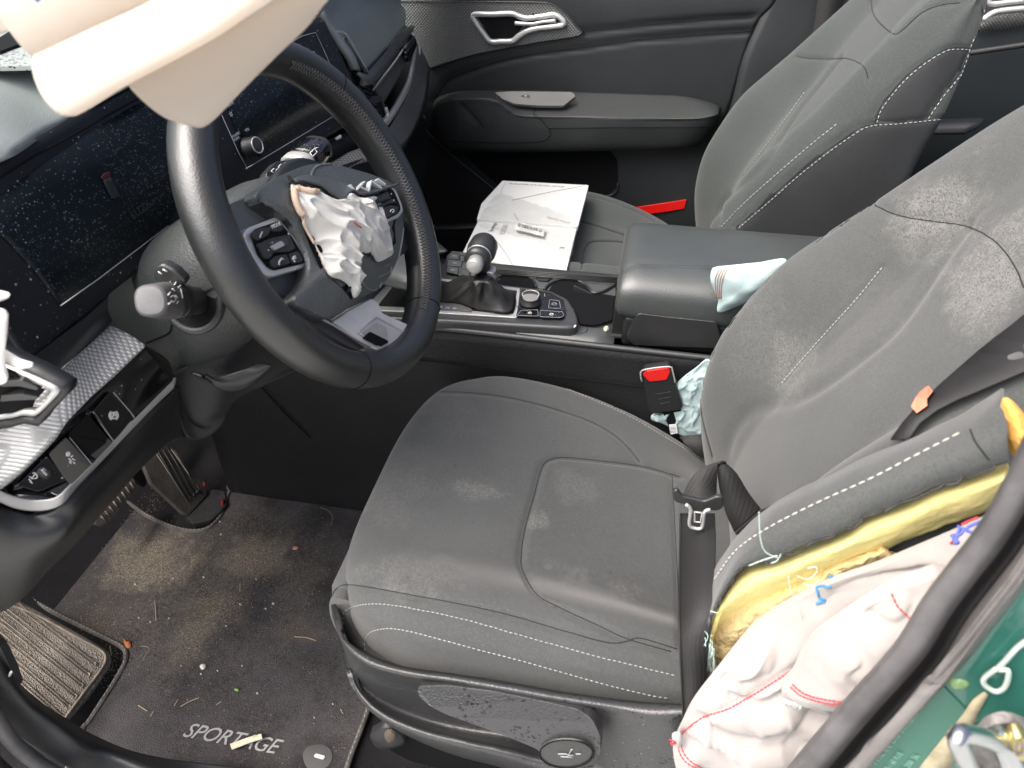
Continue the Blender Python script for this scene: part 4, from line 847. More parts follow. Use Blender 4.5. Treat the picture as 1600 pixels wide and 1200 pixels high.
prism('recess_slot',rc(W([(567,528),(578,518),(606,532),(607,535),(596,541),(590,540)],.0062),.002),m_void,bs,t=.001,bev=0)
tube('recess_rim',W([(559,519),(588,496),(650,527),(645,537),(619,559),(611,555)],.0050),.0009,m_silv,bs,closed=True,n=8)
# airbag cloth hanging from the wheel
ab=dome('airbag_cloth',op([(453,291),(466,291),(488,299),(505,308),(520,315),(532,309),(541,305),(560,312),(581,309),(590,318),(600,345),(607,375),(609,396),(600,404),(587,409),(580,400),(574,396),(560,398),(552,404),(548,425),(545,442),(552,450),(555,459),(549,464),(543,448),(531,438),(514,432),(505,418),(498,400),(484,372),(470,340),(456,315)],.004),M('crumpled_airbag',(.74,.73,.68),.85,bumps=[('w',600,.15,.0003)],mott=(25,.05)),sw,h=.014,t=.002,n=260,rings=60,p=3,cen=op([(535,360)],.004)[0],disp=crumple(.010,24,3))
abv=bvh_me(ab)
oa=lambda pts,l=.001,n=0:onto(abv,pts,l,n)
tube('peach_piping',oa([(462,295),(474,296),(488,299),(498,301)],.001,14),.0028,M('peach_tape',(.72,.55,.42),.8),ab,sm=20)
tube('peach_piping',oa([(460,298),(462,314),(468,330),(474,336)],.001,14),.0035,bpy.data.materials['peach_tape'],ab,sm=20)
tube('peach_piping',oa([(474,336),(476,350),(484,366),(492,380)],.001,14),.0015,bpy.data.materials['peach_tape'],ab,sm=20)
tube('red_seam',oa([(552,347),(558,352),(564,355)],.0012),.0006,m_red,ab)
dashes('cloth_stitching',[oa([(474,340),(480,360),(490,376),(498,396),(512,426)],.0008,30)],M('tan_thread',(.5,.4,.3),.8),ab)
# ================================================================== CURTAIN AIRBAG
m_cur=M('cream_airbag_cloth',(.74,.68,.61),.85,mott=(4,.05),sheen=.2,transl=.5)
ca=thing('curtain_airbag','large cream deployed curtain airbag hanging across the upper left corner in front of the dash','airbag',tuple(P(250,0,'y',-.66)))
def roll(name,top,bot,y0,y1,bulge,mat_,nu=70,nv=26,seed=0,amp=.002):
    T=cr([P(a,b,'y',y0) for a,b in top],nu); B=cr([P(a,b,'y',y1) for a,b in bot],nu)
    G=[]
    for i in range(nv):
        a=math.pi*i/(nv-1); t=(1-math.cos(a))/2
        G.append(T*(1-t)+B*t+np.array([[0,-1,.35]])*math.sin(a)*bulge)
    G2=[]
    for i in range(1,nv-1):
        a=math.pi*i/(nv-1); t=(1+math.cos(a))/2
        G2.append(T*(1-t)+B*t+np.array([[0,1,-.3]])*math.sin(a)*bulge*.7)
    A=np.stack(G+G2,0); 
    for i in range(A.shape[0]):
        for j in range(nu):
            p=V(A[i,j]); A[i,j]+=np.array([0,-1,.2])*amp*nz(p,9,seed)*2
    vs=A.reshape(-1,3); fs=gridfaces(A.shape[0],nu,True,False)
    o=mesh(name,vs,fs,mat_,ca); 
    # end caps
    bm=bmesh.new(); bm.from_mesh(o.data); bmesh.ops.holes_fill(bm,edges=[e for e in bm.edges if e.is_boundary],sides=0); bmesh.ops.recalc_face_normals(bm,faces=bm.faces); bm.to_mesh(o.data); bm.free(); return o
roll('upper_fold',[(62,82),(130,50),(220,10),(300,-30),(400,-90)],[(100,181),(122,178),(200,130),(330,62),(405,12),(520,-60)],-.655,-.70,.012,m_cur,seed=2)
roll('lower_flap',[(205,128),(260,98),(340,55),(410,12),(470,-25),(560,-80)],[(268,186),(300,196),(328,194),(385,135),(435,84),(480,40),(512,-2),(600,-90)],-.66,-.655,.006,m_cur,seed=5)
roll('back_fold',[(28,-20),(60,-60),(200,-150),(350,-250)],[(36,60),(64,96),(100,80),(200,25),(330,-40),(450,-120)],-.64,-.655,.015,m_cur,seed=8)
tube('blue_mark',Y(-.70,[(54,-8),(58,0),(63,-6)]),.0012,m_blue,ca)
# pale strip of curtain at the very left + A pillar trim
sheet('front_tail',[Y(-.5,[(-60,10),(0,18),(22,22),(60,30)]),Y(-.5,[(-60,36),(0,30),(30,30),(60,34)]),Y(-.5,[(-60,70),(0,52),(28,42),(60,36)])],m_cur,ca,nu=20,nv=10,thick=.004)
ws=sheet('windshield',[[(-1.15,-.62,.85),(-1.15,0,.85),(-1.15,.6,.85)],[(-.65,-.6,1.19),(-.65,0,1.23),(-.65,.6,1.19)]],None,None,nu=8,thick=0)
mg=bpy.data.materials.new('tinted_glass'); mg.use_nodes=True; nt=mg.node_tree; nt.nodes.clear()
o_=nt.nodes.new('ShaderNodeOutputMaterial'); t_=nt.nodes.new('ShaderNodeBsdfTransparent'); t_.inputs[0].default_value=(.86,.93,.90,1); g_=nt.nodes.new('ShaderNodeBsdfGlossy'); g_.inputs['Roughness'].default_value=.02; mx=nt.nodes.new('ShaderNodeMixShader'); mx.inputs[0].default_value=.06
nt.links.new(t_.outputs[0],mx.inputs[1]); nt.links.new(g_.outputs[0],mx.inputs[2]); nt.links.new(mx.outputs[0],o_.inputs[0])
ws.data.materials.clear(); ws.data.materials.append(mg); tag(ws,'pale green tinted windshield glass glimpsed at the upper left corner','windshield')
# ================================================================== CENTRE CONSOLE
C_=thing('center_console','dark centre console with gear boot plate, cup holders and leather armrest between the seats','console',(-.1,0,.2))
# top deck
m_deck=M('deck_plastic',(.072,.08,.079),.38,bumps=[('v',850,.2,.0004)],mott=(9,.12),spec=1.,specks=[(200,.06,.15,(.2,.2,.19),0)])
sheet('console_deck',[[(-.62,-.12,.47),(-.40,-.12,.458),(-.10,-.122,.452),(-.02,-.122,.448)],[(-.62,0,.47),(-.40,0,.458),(-.10,0,.453),(-.02,0,.45)],[(-.62,.098,.465),(-.40,.098,.454),(-.10,.098,.450),(-.02,.098,.446)]],m_deck,C_,nu=20,nv=10,thick=.006)
sheet('console_side',[[(-.75,-.128,.449),(-.3,-.128,.449),(.1,-.130,.447),(.5,-.130,.447)],[(-.75,-.131,.36),(-.3,-.131,.355),(.1,-.132,.352),(.5,-.132,.352)],[(-.75,-.131,.24),(-.3,-.131,.22),(.1,-.132,.2),(.5,-.132,.2)],[(-.75,-.133,.0),(-.3,-.133,.0),(.1,-.133,0),(.5,-.133,0)]],M('console_leather_grain',(.014,.0145,.0155),.5,bumps=[('v',260,.35,.001)],mott=(10,.15)),C_,nu=40,nv=24,thick=.006)
tube('console_lip',[V(p) for p in [(-.75,-.127,.449),(-.3,-.127,.450),(.1,-.129,.448),(.5,-.130,.448)]],.0052,m_blk2,C_,n=12,sm=30)
tube('lip_parting_line',[V(p) for p in [(-.75,-.134,.392),(-.3,-.134,.390),(.1,-.135,.386),(.5,-.135,.386)]],.0012,m_void,C_,sm=30)
tube('side_parting_line',[P(a,b,'y',-.135) for a,b in [(330,530),(395,590),(440,640),(485,684)]],.0012,m_void,C_,sm=30)
sheet('console_far_side',[[(-.75,.100,.446),(.5,.100,.446)],[(-.75,.105,0),(.5,.105,0)]],m_blk,C_,nu=6,thick=.006,hard=True)
# front wedge towards the dash
sheet('front_wedge',[YY([(640,300,.10),(658,352,.10),(700,392,.12)]),YY([(620,320,-.0),(650,380,-.02),(676,400,-.02)]),YY([(590,440,-.12),(640,450,-.12),(678,440,-.12)])],m_deck,C_,nu=16,nv=10,thick=.006)
sheet('storage_tray',[Z(.458,[(560,470),(600,440),(632,428)]),Z(.458,[(590,500),(620,460),(636,440)])],M('ribbed_tray',(.02,.021,.022),.6,stripe=('x',.004,(.006,.006,.006),.4)),C_,nu=10,thick=.003)
# selector plate
zp=.468
plate=prism('selector_pod',rc(Z(zp,[(560,470),(600,432),(686,430),(815,447),(860,453),(888,466),(900,486),(905,503),(897,511),(880,511),(660,499),(540,494)]),.008),M('pod_graphite',(.07,.072,.074),.32,metal=.3,spec=.9),C_,t=.022,bev=.006,nrm=(0,0,1),seg=4)
tube('pod_chrome_line',[P(a,b,'y',-.108) for a,b in [(600,496),(680,503),(780,510),(880,517),(893,515),(900,508)]],.0017,m_silv,plate,sm=40)
dbl=prism('silver_frame',rc(Z(zp+.003,[(580,470),(612,436),(683,434),(813,450),(808,496),(690,489),(570,484)]),.004),m_silv,plate,t=.003,bev=.001,nrm=(0,0,1))
prism('boot_well',rc(Z(zp+.0036,[(596,470),(620,440),(686,438),(808,454),(802,490),(690,482),(590,478)]),.003),m_blk,plate,t=.001,bev=0,nrm=(0,0,1))
gp=prism('gear_position_panel',rc(Z(zp+.0045,[(676,470),(722,472),(736,481),(738,487),(680,483),(670,482)]),.002),M('pale_gate_panel',(.13,.13,.135),.4,mott=(30,.1)),plate,t=.001,bev=0,nrm=(0,0,1))
a=P(686,481,'z',zp+.0052); b=P(732,485,'z',zp+.0052)
text('gear_letters','R  N  D',m_mk,gp,a,b-a,P(687,472,'z',zp+.0052)-a,.0085,ext=.0002)
# boot
bb=[P(q[0],q[1],'z',zp+.006) for q in [(684,442),(720,446),(760,448),(802,456),(800,488),(760,486),(738,482),(716,474),(684,470),(682,456)]]
base=cr(bb,72,True); topc=P(752,436,'z',.515); ringsB=[]
cb=base.mean(0)
for i in range(22):
    t=i/21; R_=[]
    for j in range(72):
        a=2*math.pi*j/72; r=.013+.0025*math.cos(4*a)
        # aligned by direction
        d=base[j]-cb; an=math.atan2(d[1],d[0]); tp=np.array(tuple(topc))+np.array([math.cos(an)*r*1.1,math.sin(an)*r,0])
        s=t**.62 if t<1 else 1
        p=base[j]*(1-s)+tp*s; p[2]=base[j][2]*(1-t)+topc.z*t + .0
        fold=math.sin(an*5+t*3.+1)*.0045*math.sin(math.pi*t)+math.sin(an*11-t*5)*.0018*math.sin(math.pi*t)
        dd=d/np.linalg.norm(d); p=p+dd*fold+np.array([0,0,.010*math.sin(math.pi*t)])*(.6+.4*math.sin(an*3))
        R_.append(p)
    ringsB.append(R_)
gs_=thing('gear_selector','black gear lever with silver button on a folded leather boot','gear lever',tuple(topc))
loftrings('leather_boot',ringsB,M('boot_leather',(.022,.022,.022),.42,bumps=[('v',500,.2,.0006),('n',40,.2,.004)]),gs_)
prism('lever_collar',rc([P(a,b,'y',-.055) for a,b in [(735,429),(744,420),(770,427),(771,433),(766,440),(736,436)]],.002),m_silv,gs_,t=.024,bev=.002)
ls0=P(750,436,'y',-.045); 
loftrings('lever_stem',srings(P(753,434,'y',-.045),V((.1,0,1)).normalized(),V((1,0,0)),V((0,1,0)),[(0,.013),(.02,.012),(.045,.012)]),m_blk2,gs_)
K0=P(742,414,'y',-.075); K1=P(759,378,'y',.0); ka=(K1-K0).normalized(); kl=(K1-K0).length
ku=ka.orthogonal().normalized(); kv=ka.cross(ku)
loftrings('knob_body',srings(K0,ka,ku,kv,[(.010,.0125),(.012,.0185),(.020,.0205),(.026,.0195),(.028,.0190),(.032,.0212),(kl*.6,.0232),(kl*.85,.0222),(kl*.97,.018),(kl*1.05,.010),(kl*1.07,.003)],sq=2.0),m_blk2,gs_)
loftrings('knob_ring',srings(K0,ka,ku,kv,[(.025,.0198),(.0265,.0203),(.028,.0198)],sq=2),m_silv,gs_)
loftrings('release_button',srings(K0,ka,ku,kv,[(-.009,.008),(-.008,.0115),(-.004,.0128),(.014,.0128)],sq=2),m_silv,gs_)
# right switch field
sf=prism('switch_field',rc(Z(zp+.0035,[(816,452),(858,456),(880,468),(884,486),(882,496),(806,494)]),.004),m_glos,plate,t=.002,bev=.0005,nrm=(0,0,1))
K_=thing('drive_mode_knob','round ridged drive mode knob with pale top on the glossy console switch field','knob',tuple(P(830,470,'z',zp)))
knob(K_,P(829,473,'z',zp+.004),V((0,0,1)),.0150,.015,m_blk2,m_silv2,40,.0007)
dome('pale_knob_top',[P(829,464,'z',zp+.0195)+V((math.cos(t)*.0125,math.sin(t)*.0125,0)) for t in [2*math.pi*i/24 for i in range(24)]],M('pale_knob_plastic',(.22,.22,.22),.4),K_,h=.001,t=.001,n=40,nrm=(0,0,1))
for q,nm in [([(814,485),(840,484),(841,494),(808,493)],'drive_switch'),([(844,485),(879,487),(881,493),(876,496),(844,495)],'camera_switch')]:
    s_=prism(nm,rc(Z(zp+.006,q),.002),m_glos,sf,t=.003,bev=.0008,nrm=(0,0,1)); tube('switch_edge',[P(a,b,'z',zp+.0064) for a,b in rcp] if False else [p for p in rc(Z(zp+.0062,q),.002)],.0004,m_gry,s_,closed=True,n=4)
tube('switch_outline',rc(Z(zp+.004,[(859,468),(874,470),(876,482),(857,481)]),.002),.0004,m_gry,sf,closed=True,n=4)
tube('field_line',Z(zp+.004,[(822,455),(823,452)]),.0005,m_wht,sf); tube('field_line',Z(zp+.004,[(851,459),(851,463)]),.0006,m_gry,sf); tube('field_line',Z(zp+.004,[(808,478),(814,484),(880,486)]),.0005,m_void,sf)
for c_,r_ in [((866,475),.004),((828,489),.0028),((862,491),.003)]:
    p_=P(*c_,'z',zp+.0066); tube('switch_symbol',[p_+V((math.cos(t)*r_,math.sin(t)*r_*.8,0)) for t in [2*math.pi*i/10 for i in range(10)]],.0006,m_wht if r_<.004 else m_gry,sf,closed=True,n=4)
# seat heater buttons ahead of the lever
hb=prism('button_pad',rc(Z(.460,[(698,400),(706,392),(735,395),(736,432),(722,430),(697,424)]),.003),m_deck,C_,t=.003,bev=.001,nrm=(0,0,1))
for i,(q) in enumerate([[(703,395),(717,396),(717,404),(701,403)],[(700,405),(722,407),(721,416),(699,414)],[(699,415),(716,418),(715,428),(697,424)],[(719,399),(726,400),(725,408),(719,406)],[(721,420),(734,422),(734,432),(720,428)]]):
    q_=prism('console_button',rc(Z(.4625,q),.0015),m_deck,hb,t=.002,bev=.0005,nrm=(0,0,1)); tube('button_gap',rc(Z(.4612,q),.0015),.0008,m_void,q_,closed=True,n=5)
    if i<3: p_=Z(.4632,[((q[0][0]+q[2][0])/2-3,(q[0][1]+q[2][1])/2),((q[0][0]+q[2][0])/2+4,(q[0][1]+q[2][1])/2+1)]); tube('button_mark',p_,.0009,m_gry,q_)
# cup holder insert
def cyl_well(cx,cy,r,z0,z1):
    parts=[]
    rg=[[V((cx+math.cos(a)*rr2,cy+math.sin(a)*rr2,z)) for a in [2*math.pi*i/48 for i in range(48)]] for z,rr2 in [(z0,r),(z0-.002,r*.98),(z1,r*.93)]]
    vs=[p for q in rg for p in q]; fs=gridfaces(3,48,False,True)+[tuple(96+i for i in range(48))]
    return vs,fs
rimz=.456
prism('cup_holder_plate',rc(Z(rimz,[(770,426),(858,432),(962,440),(962,462),(930,460),(905,500),(886,470),(860,452),(800,444)]),.004),m_deck,C_,t=.004,bev=.001,nrm=(0,0,1))
def ellring(nm,cen,rx,ry,z,w,mat_,par,a0,a1):
    pts=[P(cen[0]+rx*math.cos(t),cen[1]+ry*math.sin(t),'z',z) for t in np.linspace(a0,a1,40)]; return tube(nm,pts,w,mat_,par,n=8)
prism('cup_well',rc(Z(rimz+.0012,[(776,440),(784,433),(800,429),(816,430),(830,437),(836,447),(832,456),(800,450),(778,446)]),.004),m_void,C_,t=.001,bev=0,nrm=(0,0,1))
prism('cup_well',rc(Z(rimz+.0012,[(856,456),(864,444),(880,438),(898,439),(914,447),(925,457),(960,462),(956,500),(930,508),(906,506),(896,480),(876,464)]),.004),m_void,C_,t=.001,bev=0,nrm=(0,0,1))
tube('cup_rim',Z(rimz+.003,[(772,442),(778,433),(796,428),(816,429),(832,437),(838,448)]),.0022,m_blk2,C_,sm=30,n=8)
tube('cup_rim',Z(rimz+.003,[(850,452),(860,443),(878,436),(898,437),(914,444),(926,457),(940,456),(952,450),(962,444)]),.0022,m_blk2,C_,sm=40,n=8)
prism('cup_inner_wall',rc([P(a,b,'y',.01) for a,b in [(896,446),(926,460),(932,466),(930,512),(900,506)]],.004),M('cup_wall_plastic',(.028,.03,.031),.4,mott=(20,.3)),C_,t=.004,bev=.001)
prism('cup_floor',rc(Z(.449,[(900,508),(915,499),(970,505),(976,512),(972,526),(905,522)]),.003),M('dusty_cup_floor',(.04,.04,.042),.5,specks=[(200,.12,.25,(.25,.24,.22),0)]),C_,t=.003,bev=0,nrm=(0,0,1))
tube('cup_base_ring',Z(.4505,[(898,500),(908,503),(917,510),(916,519),(900,523)]),.0012,m_blk2,C_,sm=20)
prism('clip_tab',rc(Z(rimz+.004,[(836,430),(863,433),(856,438),(842,437)]),.002),m_blk2,C_,t=.003,bev=.001,nrm=(0,0,1))
for k in range(4): tube('ribbed_edge',[P(770+k,421+k*2.2,'z',rimz+.006),P(865,427+k*2.2,'z',rimz+.006),P(964,435+k*2.2,'z',rimz+.006)],.0011,m_blk2,C_,n=6)
flb=dome('pale_crumb',Z(.452,[(944,511),(950,510),(952,514),(947,517),(943,515)]),M('crumb',(.55,.58,.45),.9,bumps=[('n',300,1,.003)]),None,h=.004,t=.001,n=20); tag(flb,'pale crumb lying in the recess in front of the armrest','crumb')
# armrest
Ar=[]
for x,sc_ in [(-.024,.55),(-.020,.78),(-.010,.92),(.006,1.),(.05,1.01),(.15,1.),(.30,1.),(.36,1.)]:
    R_=[]
    for i in range(64):
        a=2*math.pi*i/64; cs,sn=math.cos(a),math.sin(a); q=2/3.6
        y=math.copysign(abs(cs)**q,cs)*.108*(.85+.15*sc_)-.002; z=.516+math.copysign(abs(sn)**q,sn)*(.042 if sn>0 else .044)*sc_+(.004 if sn>0 else 0)*math.cos(a*1)
        if sn>0: z+= .006*(1-(y/.108)**2)
        R_.append((x+(.0),y,z))
    Ar.append(R_)
# smooth along x
AA=np.array(Ar); AA=np.stack([cr(AA[:,j],60) for j in range(64)],1)
arm=loftrings('armrest_lid',AA,m_arm,C_)
av=bvh_me(arm)
g1=onto(av,[(963,450),(970,436),(985,425),(1005,420),(1060,421),(1120,423)],0,50); g2=onto(av,[(961,440),(966,430),(984,419),(1005,414),(1060,415),(1120,417)],0,50)
groove(arm,[g2],.0022,.0018)
dashes('armrest_stitching',[onto(av,[(962,445),(968,433),(984,422),(1005,417.5),(1060,418.5),(1120,420)],.0004,60),onto(av,[(963,441),(967,430),(984,418),(1005,413.5),(1060,414.5),(1120,416)],.0004,60)],M('armrest_thread',(.07,.072,.072),.7),arm,.003,.0015,.0004)
box('armrest_box',(.17,-.002,.462),(.36,.20,.055),m_blk,C_,bev=.008)
prism('armrest_box_face',rc([P(a,b,'y',-.112) for a,b in [(978,528),(994,493),(1000,490),(1040,495),(1120,503),(1130,545),(990,540)]],.004),m_blk2,C_,t=.012,bev=.004,seg=3)
prism('box_front',rc([P(a,b,'y',-.09) for a,b in [(960,490),(965,460),(985,480),(993,490),(978,527),(955,522)]],.004),m_blk,C_,t=.05,bev=.003)
# ================================================================== SEATS
zl=[.20,.26,.31,.37,.43,.50,.56,.63,.68,.72,.78,.84,.885,.915,.93]
xb=[.165,.150,.135,.120,.112,.118,.139,.175,.218,.254,.302,.350,.392,.422,.44]
xc=[.185,.180,.165,.160,.168,.190,.216,.254,.285,.305,.336,.370,.404,.428,.442]
xr=[.34,.35,.36,.372,.385,.395,.402,.41,.418,.43,.442,.452,.455,.452,.446]
hw=[.20,.215,.226,.233,.236,.237,.236,.234,.230,.224,.208,.188,.168,.145,.10]
def sms(a,b,x): t=np.clip((x-a)/(b-a),0,1); return t*t*(3-2*t)
def backrest_mesh(yc):
    L_=cr(np.array([zl,xb,xc,xr,hw]).T,190)
    G=[]
    for z,b,c,r,h in L_:
        t=np.linspace(-1,1,170); at=np.abs(t)
        x=c-(c-b)*sms(.38,.82,at)+.045*np.clip((at-.84)/.16,0,1)**2+.012*(1-np.clip(at/.38,0,1)**2)*0
        y=yc+h*np.sign(t)*(1-(1-at)**1.0)
        y=yc+h*t*(1-.0*at)
        P_=[(x[i],y[i],z) for i in range(170)]
        xs=x[-1]
        for u in np.linspace(0,1,14)[1:]: P_.append((xs+(r-.02-xs)*u, yc+h*(1+.03*math.sin(math.pi*u)),z))
        for a in np.linspace(0,math.pi/2,5)[1:]: P_.append((r-.02+.02*math.sin(a),yc+h-.02+.02*math.cos(a),z))
        for u in np.linspace(1,-1,16)[1:]: P_.append((r,yc+(h-.02)*u,z))
        for a in np.linspace(0,math.pi/2,5)[1:]: P_.append((r-.02+.02*math.cos(a),yc-h+.02-.02*math.sin(a),z))
        for u in np.linspace(1,0,14)[1:-1]: P_.append((xs+(r-.02-xs)*u, yc-h*(1+.03*math.sin(math.pi*u)),z))
        G.append(P_)
    # rounded top
    for k in range(1,9):
        a=k/8*math.pi/2; s=math.cos(a); top=np.array(G[189]); c=top.mean(0); ring=c+(top-c)*np.array([s,s,1])+np.array([0,0,.012*math.sin(a)]); G.append([tuple(q) for q in ring])
    return G
xs_=[-.318,-.312,-.300,-.28,-.25,-.2,-.1,0,.08,.15,.20]
zc_=[.352,.366,.377,.384,.386,.383,.370,.350,.328,.312,.305]
zb_=[.352,.368,.382,.394,.404,.414,.420,.418,.408,.395,.385]
zi_=[.352,.367,.380,.390,.396,.400,.388,.358,.318,.275,.262]
zn_=[.342,.335,.328,.322,.318,.31,.30,.29,.28,.27,.27]
hc_=[.160,.186,.204,.220,.233,.245,.248,.250,.25,.248,.24]
def cushion_mesh(yc):
    L_=cr(np.array([xs_,zc_,zb_,zn_,hc_,zi_]).T,170); G=[]
    for x,c,b,n,h,bi in L_:
        t=np.linspace(-1,1,190); at=np.abs(t)
        z=c+(np.where(t<0,b,bi)-c)*sms(.42,.80,at)-.022*np.clip((at-.84)/.16,0,1)**2.2
        xx=x
        P_=[(xx+(.028*at[i]**4 if x<-.2 else .028*at[i]**4*max(0,(-.0-x)/.2 if x<0 else 0)),yc+h*t[i],z[i]) for i in range(190)]
        ze=z[-1]
        for u in np.linspace(0,1,14)[1:]: P_.append((P_[189][0],yc+h*(1+.012*math.sin(math.pi*u)),ze+(n-ze)*u))
        for u in np.linspace(1,-1,24)[1:]: P_.append((x,yc+h*u,n))
        for u in np.linspace(1,0,14)[1:-1]: P_.append((P_[0][0],yc-h*(1+.012*math.sin(math.pi*u)),ze+(n-ze)*u))
        G.append(P_)
    return G
def make_seat(name,label,yc,fab,lines):
    s=thing(name,label,'car seat',(.0,yc,0))
    b=loftrings('backrest',backrest_mesh(yc),fab[0],s); c=loftrings('seat_cushion',cushion_mesh(yc),fab[1],s)
    bb_,cb_=bvh_me(b),bvh_me(c)
    return s,b,c,bb_,cb_
YD=-.385; YP=YD+.765
# ---- driver seat
fb=bpy.data.materials['charcoal_seat_cloth']
ds,db,dc,dbv,dcv=make_seat('car_seat','grey cloth driver seat with dusty stains and a torn outer bolster showing yellow foam',YD,(fb,fb),None)
def cen(bv,q): 
    h=onto(bv,[q],0); return tuple(h[0]) if h else (0,0,9)
dust=(.24,.235,.225)
m_fb=M('dusty_backrest_cloth',(.080,.084,.083),.92,bumps=[('w',420,.35,.0005),('n',900,.35,.0006)],mott=(6,.10),sheen=.25,spec=.2,specks=[(800,.6,.5,(.092,.097,.096),0),(700,.55,.35,(.068,.072,.071),0)],
  blotch=[(cen(dbv,(1190,540)),(.06,.09,.07),dust,.22,20),(cen(dbv,(1240,580)),(.05,.07,.05),dust,.5,26),(cen(dbv,(1470,320)),(.07,.06,.06),dust,.5,18),(cen(dbv,(1460,345)),(.05,.05,.05),dust,.5,26),(cen(dbv,(1550,400)),(.05,.07,.08),dust,.75,20),(cen(dbv,(1540,470)),(.035,.05,.05),dust,.55,30),(cen(dbv,(1350,520)),(.1,.1,.1),dust,.16,14)])
m_fc=M('dusty_cushion_cloth',(.080,.083,.083),.92,bumps=[('w',420,.35,.0005),('n',900,.35,.0006)],mott=(6,.12),sheen=.25,spec=.2,
  blotch=[(cen(dcv,(745,768)),(.04,.022,.1),dust,.6,34),(cen(dcv,(620,760)),(.06,.09,.1),dust,.28,20),(cen(dcv,(650,890)),(.09,.05,.1),dust,.42,30),(cen(dcv,(840,815)),(.02,.02,.1),dust,.6,40),(cen(dcv,(930,930)),(.10,.05,.1),dust,.45,34),(cen(dcv,(900,760)),(.05,.04,.1),dust,.3,30),(cen(dcv,(700,650)),(.07,.06,.1),dust,.2,20)],
  specks=[(90,.16,.22,(.055,.055,.056),14),(800,.6,.5,(.092,.097,.096),0),(700,.55,.35,(.068,.072,.071),0)])
db.data.materials[0]=m_fb; dc.data.materials[0]=m_fc
ob=lambda pts,l=0,n=0:onto(dbv,pts,l,n)
oc_=lambda pts,l=0,n=0:onto(dcv,pts,l,n)
m_sd=M('dark_seam_thread',(.015,.016,.016),.9)  # near-black line laid along the sewn seams
def seam(o,pts3,w=.0035,d=.003,line=True):
    groove(o,[pts3],w,d)
def darkline(o,bv,px,nm='seam_thread',n=80,r=.0006):
    pts=onto(bvh_me(o),px,.0002,n)
    if len(pts)>2: tube(nm,pts,r,m_sd,o,n=5)
bl=[ [(1098,560),(1092,620),(1098,670),(1110,715)],]
far_edge=[(1113,714),(1097,650),(1095,600),(1104,556),(1126,516),(1156,477),(1214,410),(1290,358),(1356,312)]
sho=[(1353,306),(1370,322),(1410,338),(1460,346),(1508,353),(1545,370),(1572,395),(1590,425),(1600,450)]
v1=[(1508,354),(1470,396),(1400,450),(1330,540),(1270,590),(1190,625),(1150,660),(1133,700),(1128,720)]
v1b=[(1508,354),(1476,400),(1430,470),(1390,520),(1330,570),(1255,620),(1180,640),(1148,670),(1135,705)]
ins=[(1378,418),(1340,465),(1290,520),(1250,565),(1220,600)]
ycol=[(1600,170),(1586,190),(1582,215),(1590,250),(1600,270)]
for ln in (sho,ins,far_edge): groove(db,[ob(ln,0,70)],.0035,.0028)
groove(db,[ob(v1b,0,80)],.010,.005)
darkline(db,dbv,sho); darkline(db,dbv,far_edge)
dashes('backrest_stitching',[onto(bvh_me(db),ins,.0005,60)],m_thr,db,.0035,.0015,.0006)
dashes('edge_stitching',[onto(bvh_me(db),[(1215,404),(1290,353),(1352,309)],.0004,40)],M('grey_thread_dim',(.2,.2,.2),.8),db,.0035,.0015,.0004)
# cushion seams
inset=[(1062,745),(1000,728),(900,716),(866,716),(848,728),(834,776),(820,828),(814,870),(818,895),(840,930),(880,952),(930,975),(980,998),(1048,1018)]
rearl=[(1050,742),(1056,850),(1060,930),(1064,1012)]
nearr=[(519,932),(524,921),(538,914),(567,916),(650,931),(725,945),(800,962),(875,984),(950,1004),(980,1002),(1000,997),(1058,1014)]
farr=[(690,612),(740,614),(800,622),(870,640),(930,662),(970,688),(1000,722)]
ostt=[(537,975),(536,958),(556,946),(594,943),(650,951),(725,967),(800,988),(875,1009),(950,1029),(1058,1055)]
istt=[(571,1016),(570,1001),(580,986),(609,981),(650,988),(725,1008),(800,1027),(875,1048),(950,1069),(1017,1085),(1050,1090)]
fst=[(742,574),(775,573),(810,578),(870,598),(930,623),(985,648),(1040,680),(1080,704),(1114,723)]
for ln,w,d in ((inset,.0045,.0045),(rearl,.0035,.004),(nearr,.004,.0028),(farr,.005,.003),(ostt,.0022,.0014),(istt,.0022,.0014)):
    groove(dc,[oc_(ln,0,110)],w,d)
for ln in (inset,rearl,nearr,farr): darkline(dc,dcv,ln,r=.0005)
dcv2=bvh_me(dc)
dashes('cushion_stitching',[onto(dcv2,[(a,b+1) for a,b in ostt],.0006,120),onto(dcv2,[(a,b+1) for a,b in istt],.0006,120),onto(dcv2,[(a-1,b+3) for a,b in fst],.0006,100)],m_thr,dc,.0036,.0018,.00055)
groove(dc,[onto(dcv2,[(a,b-3) for a,b in fst],0,60)],.002,.001)
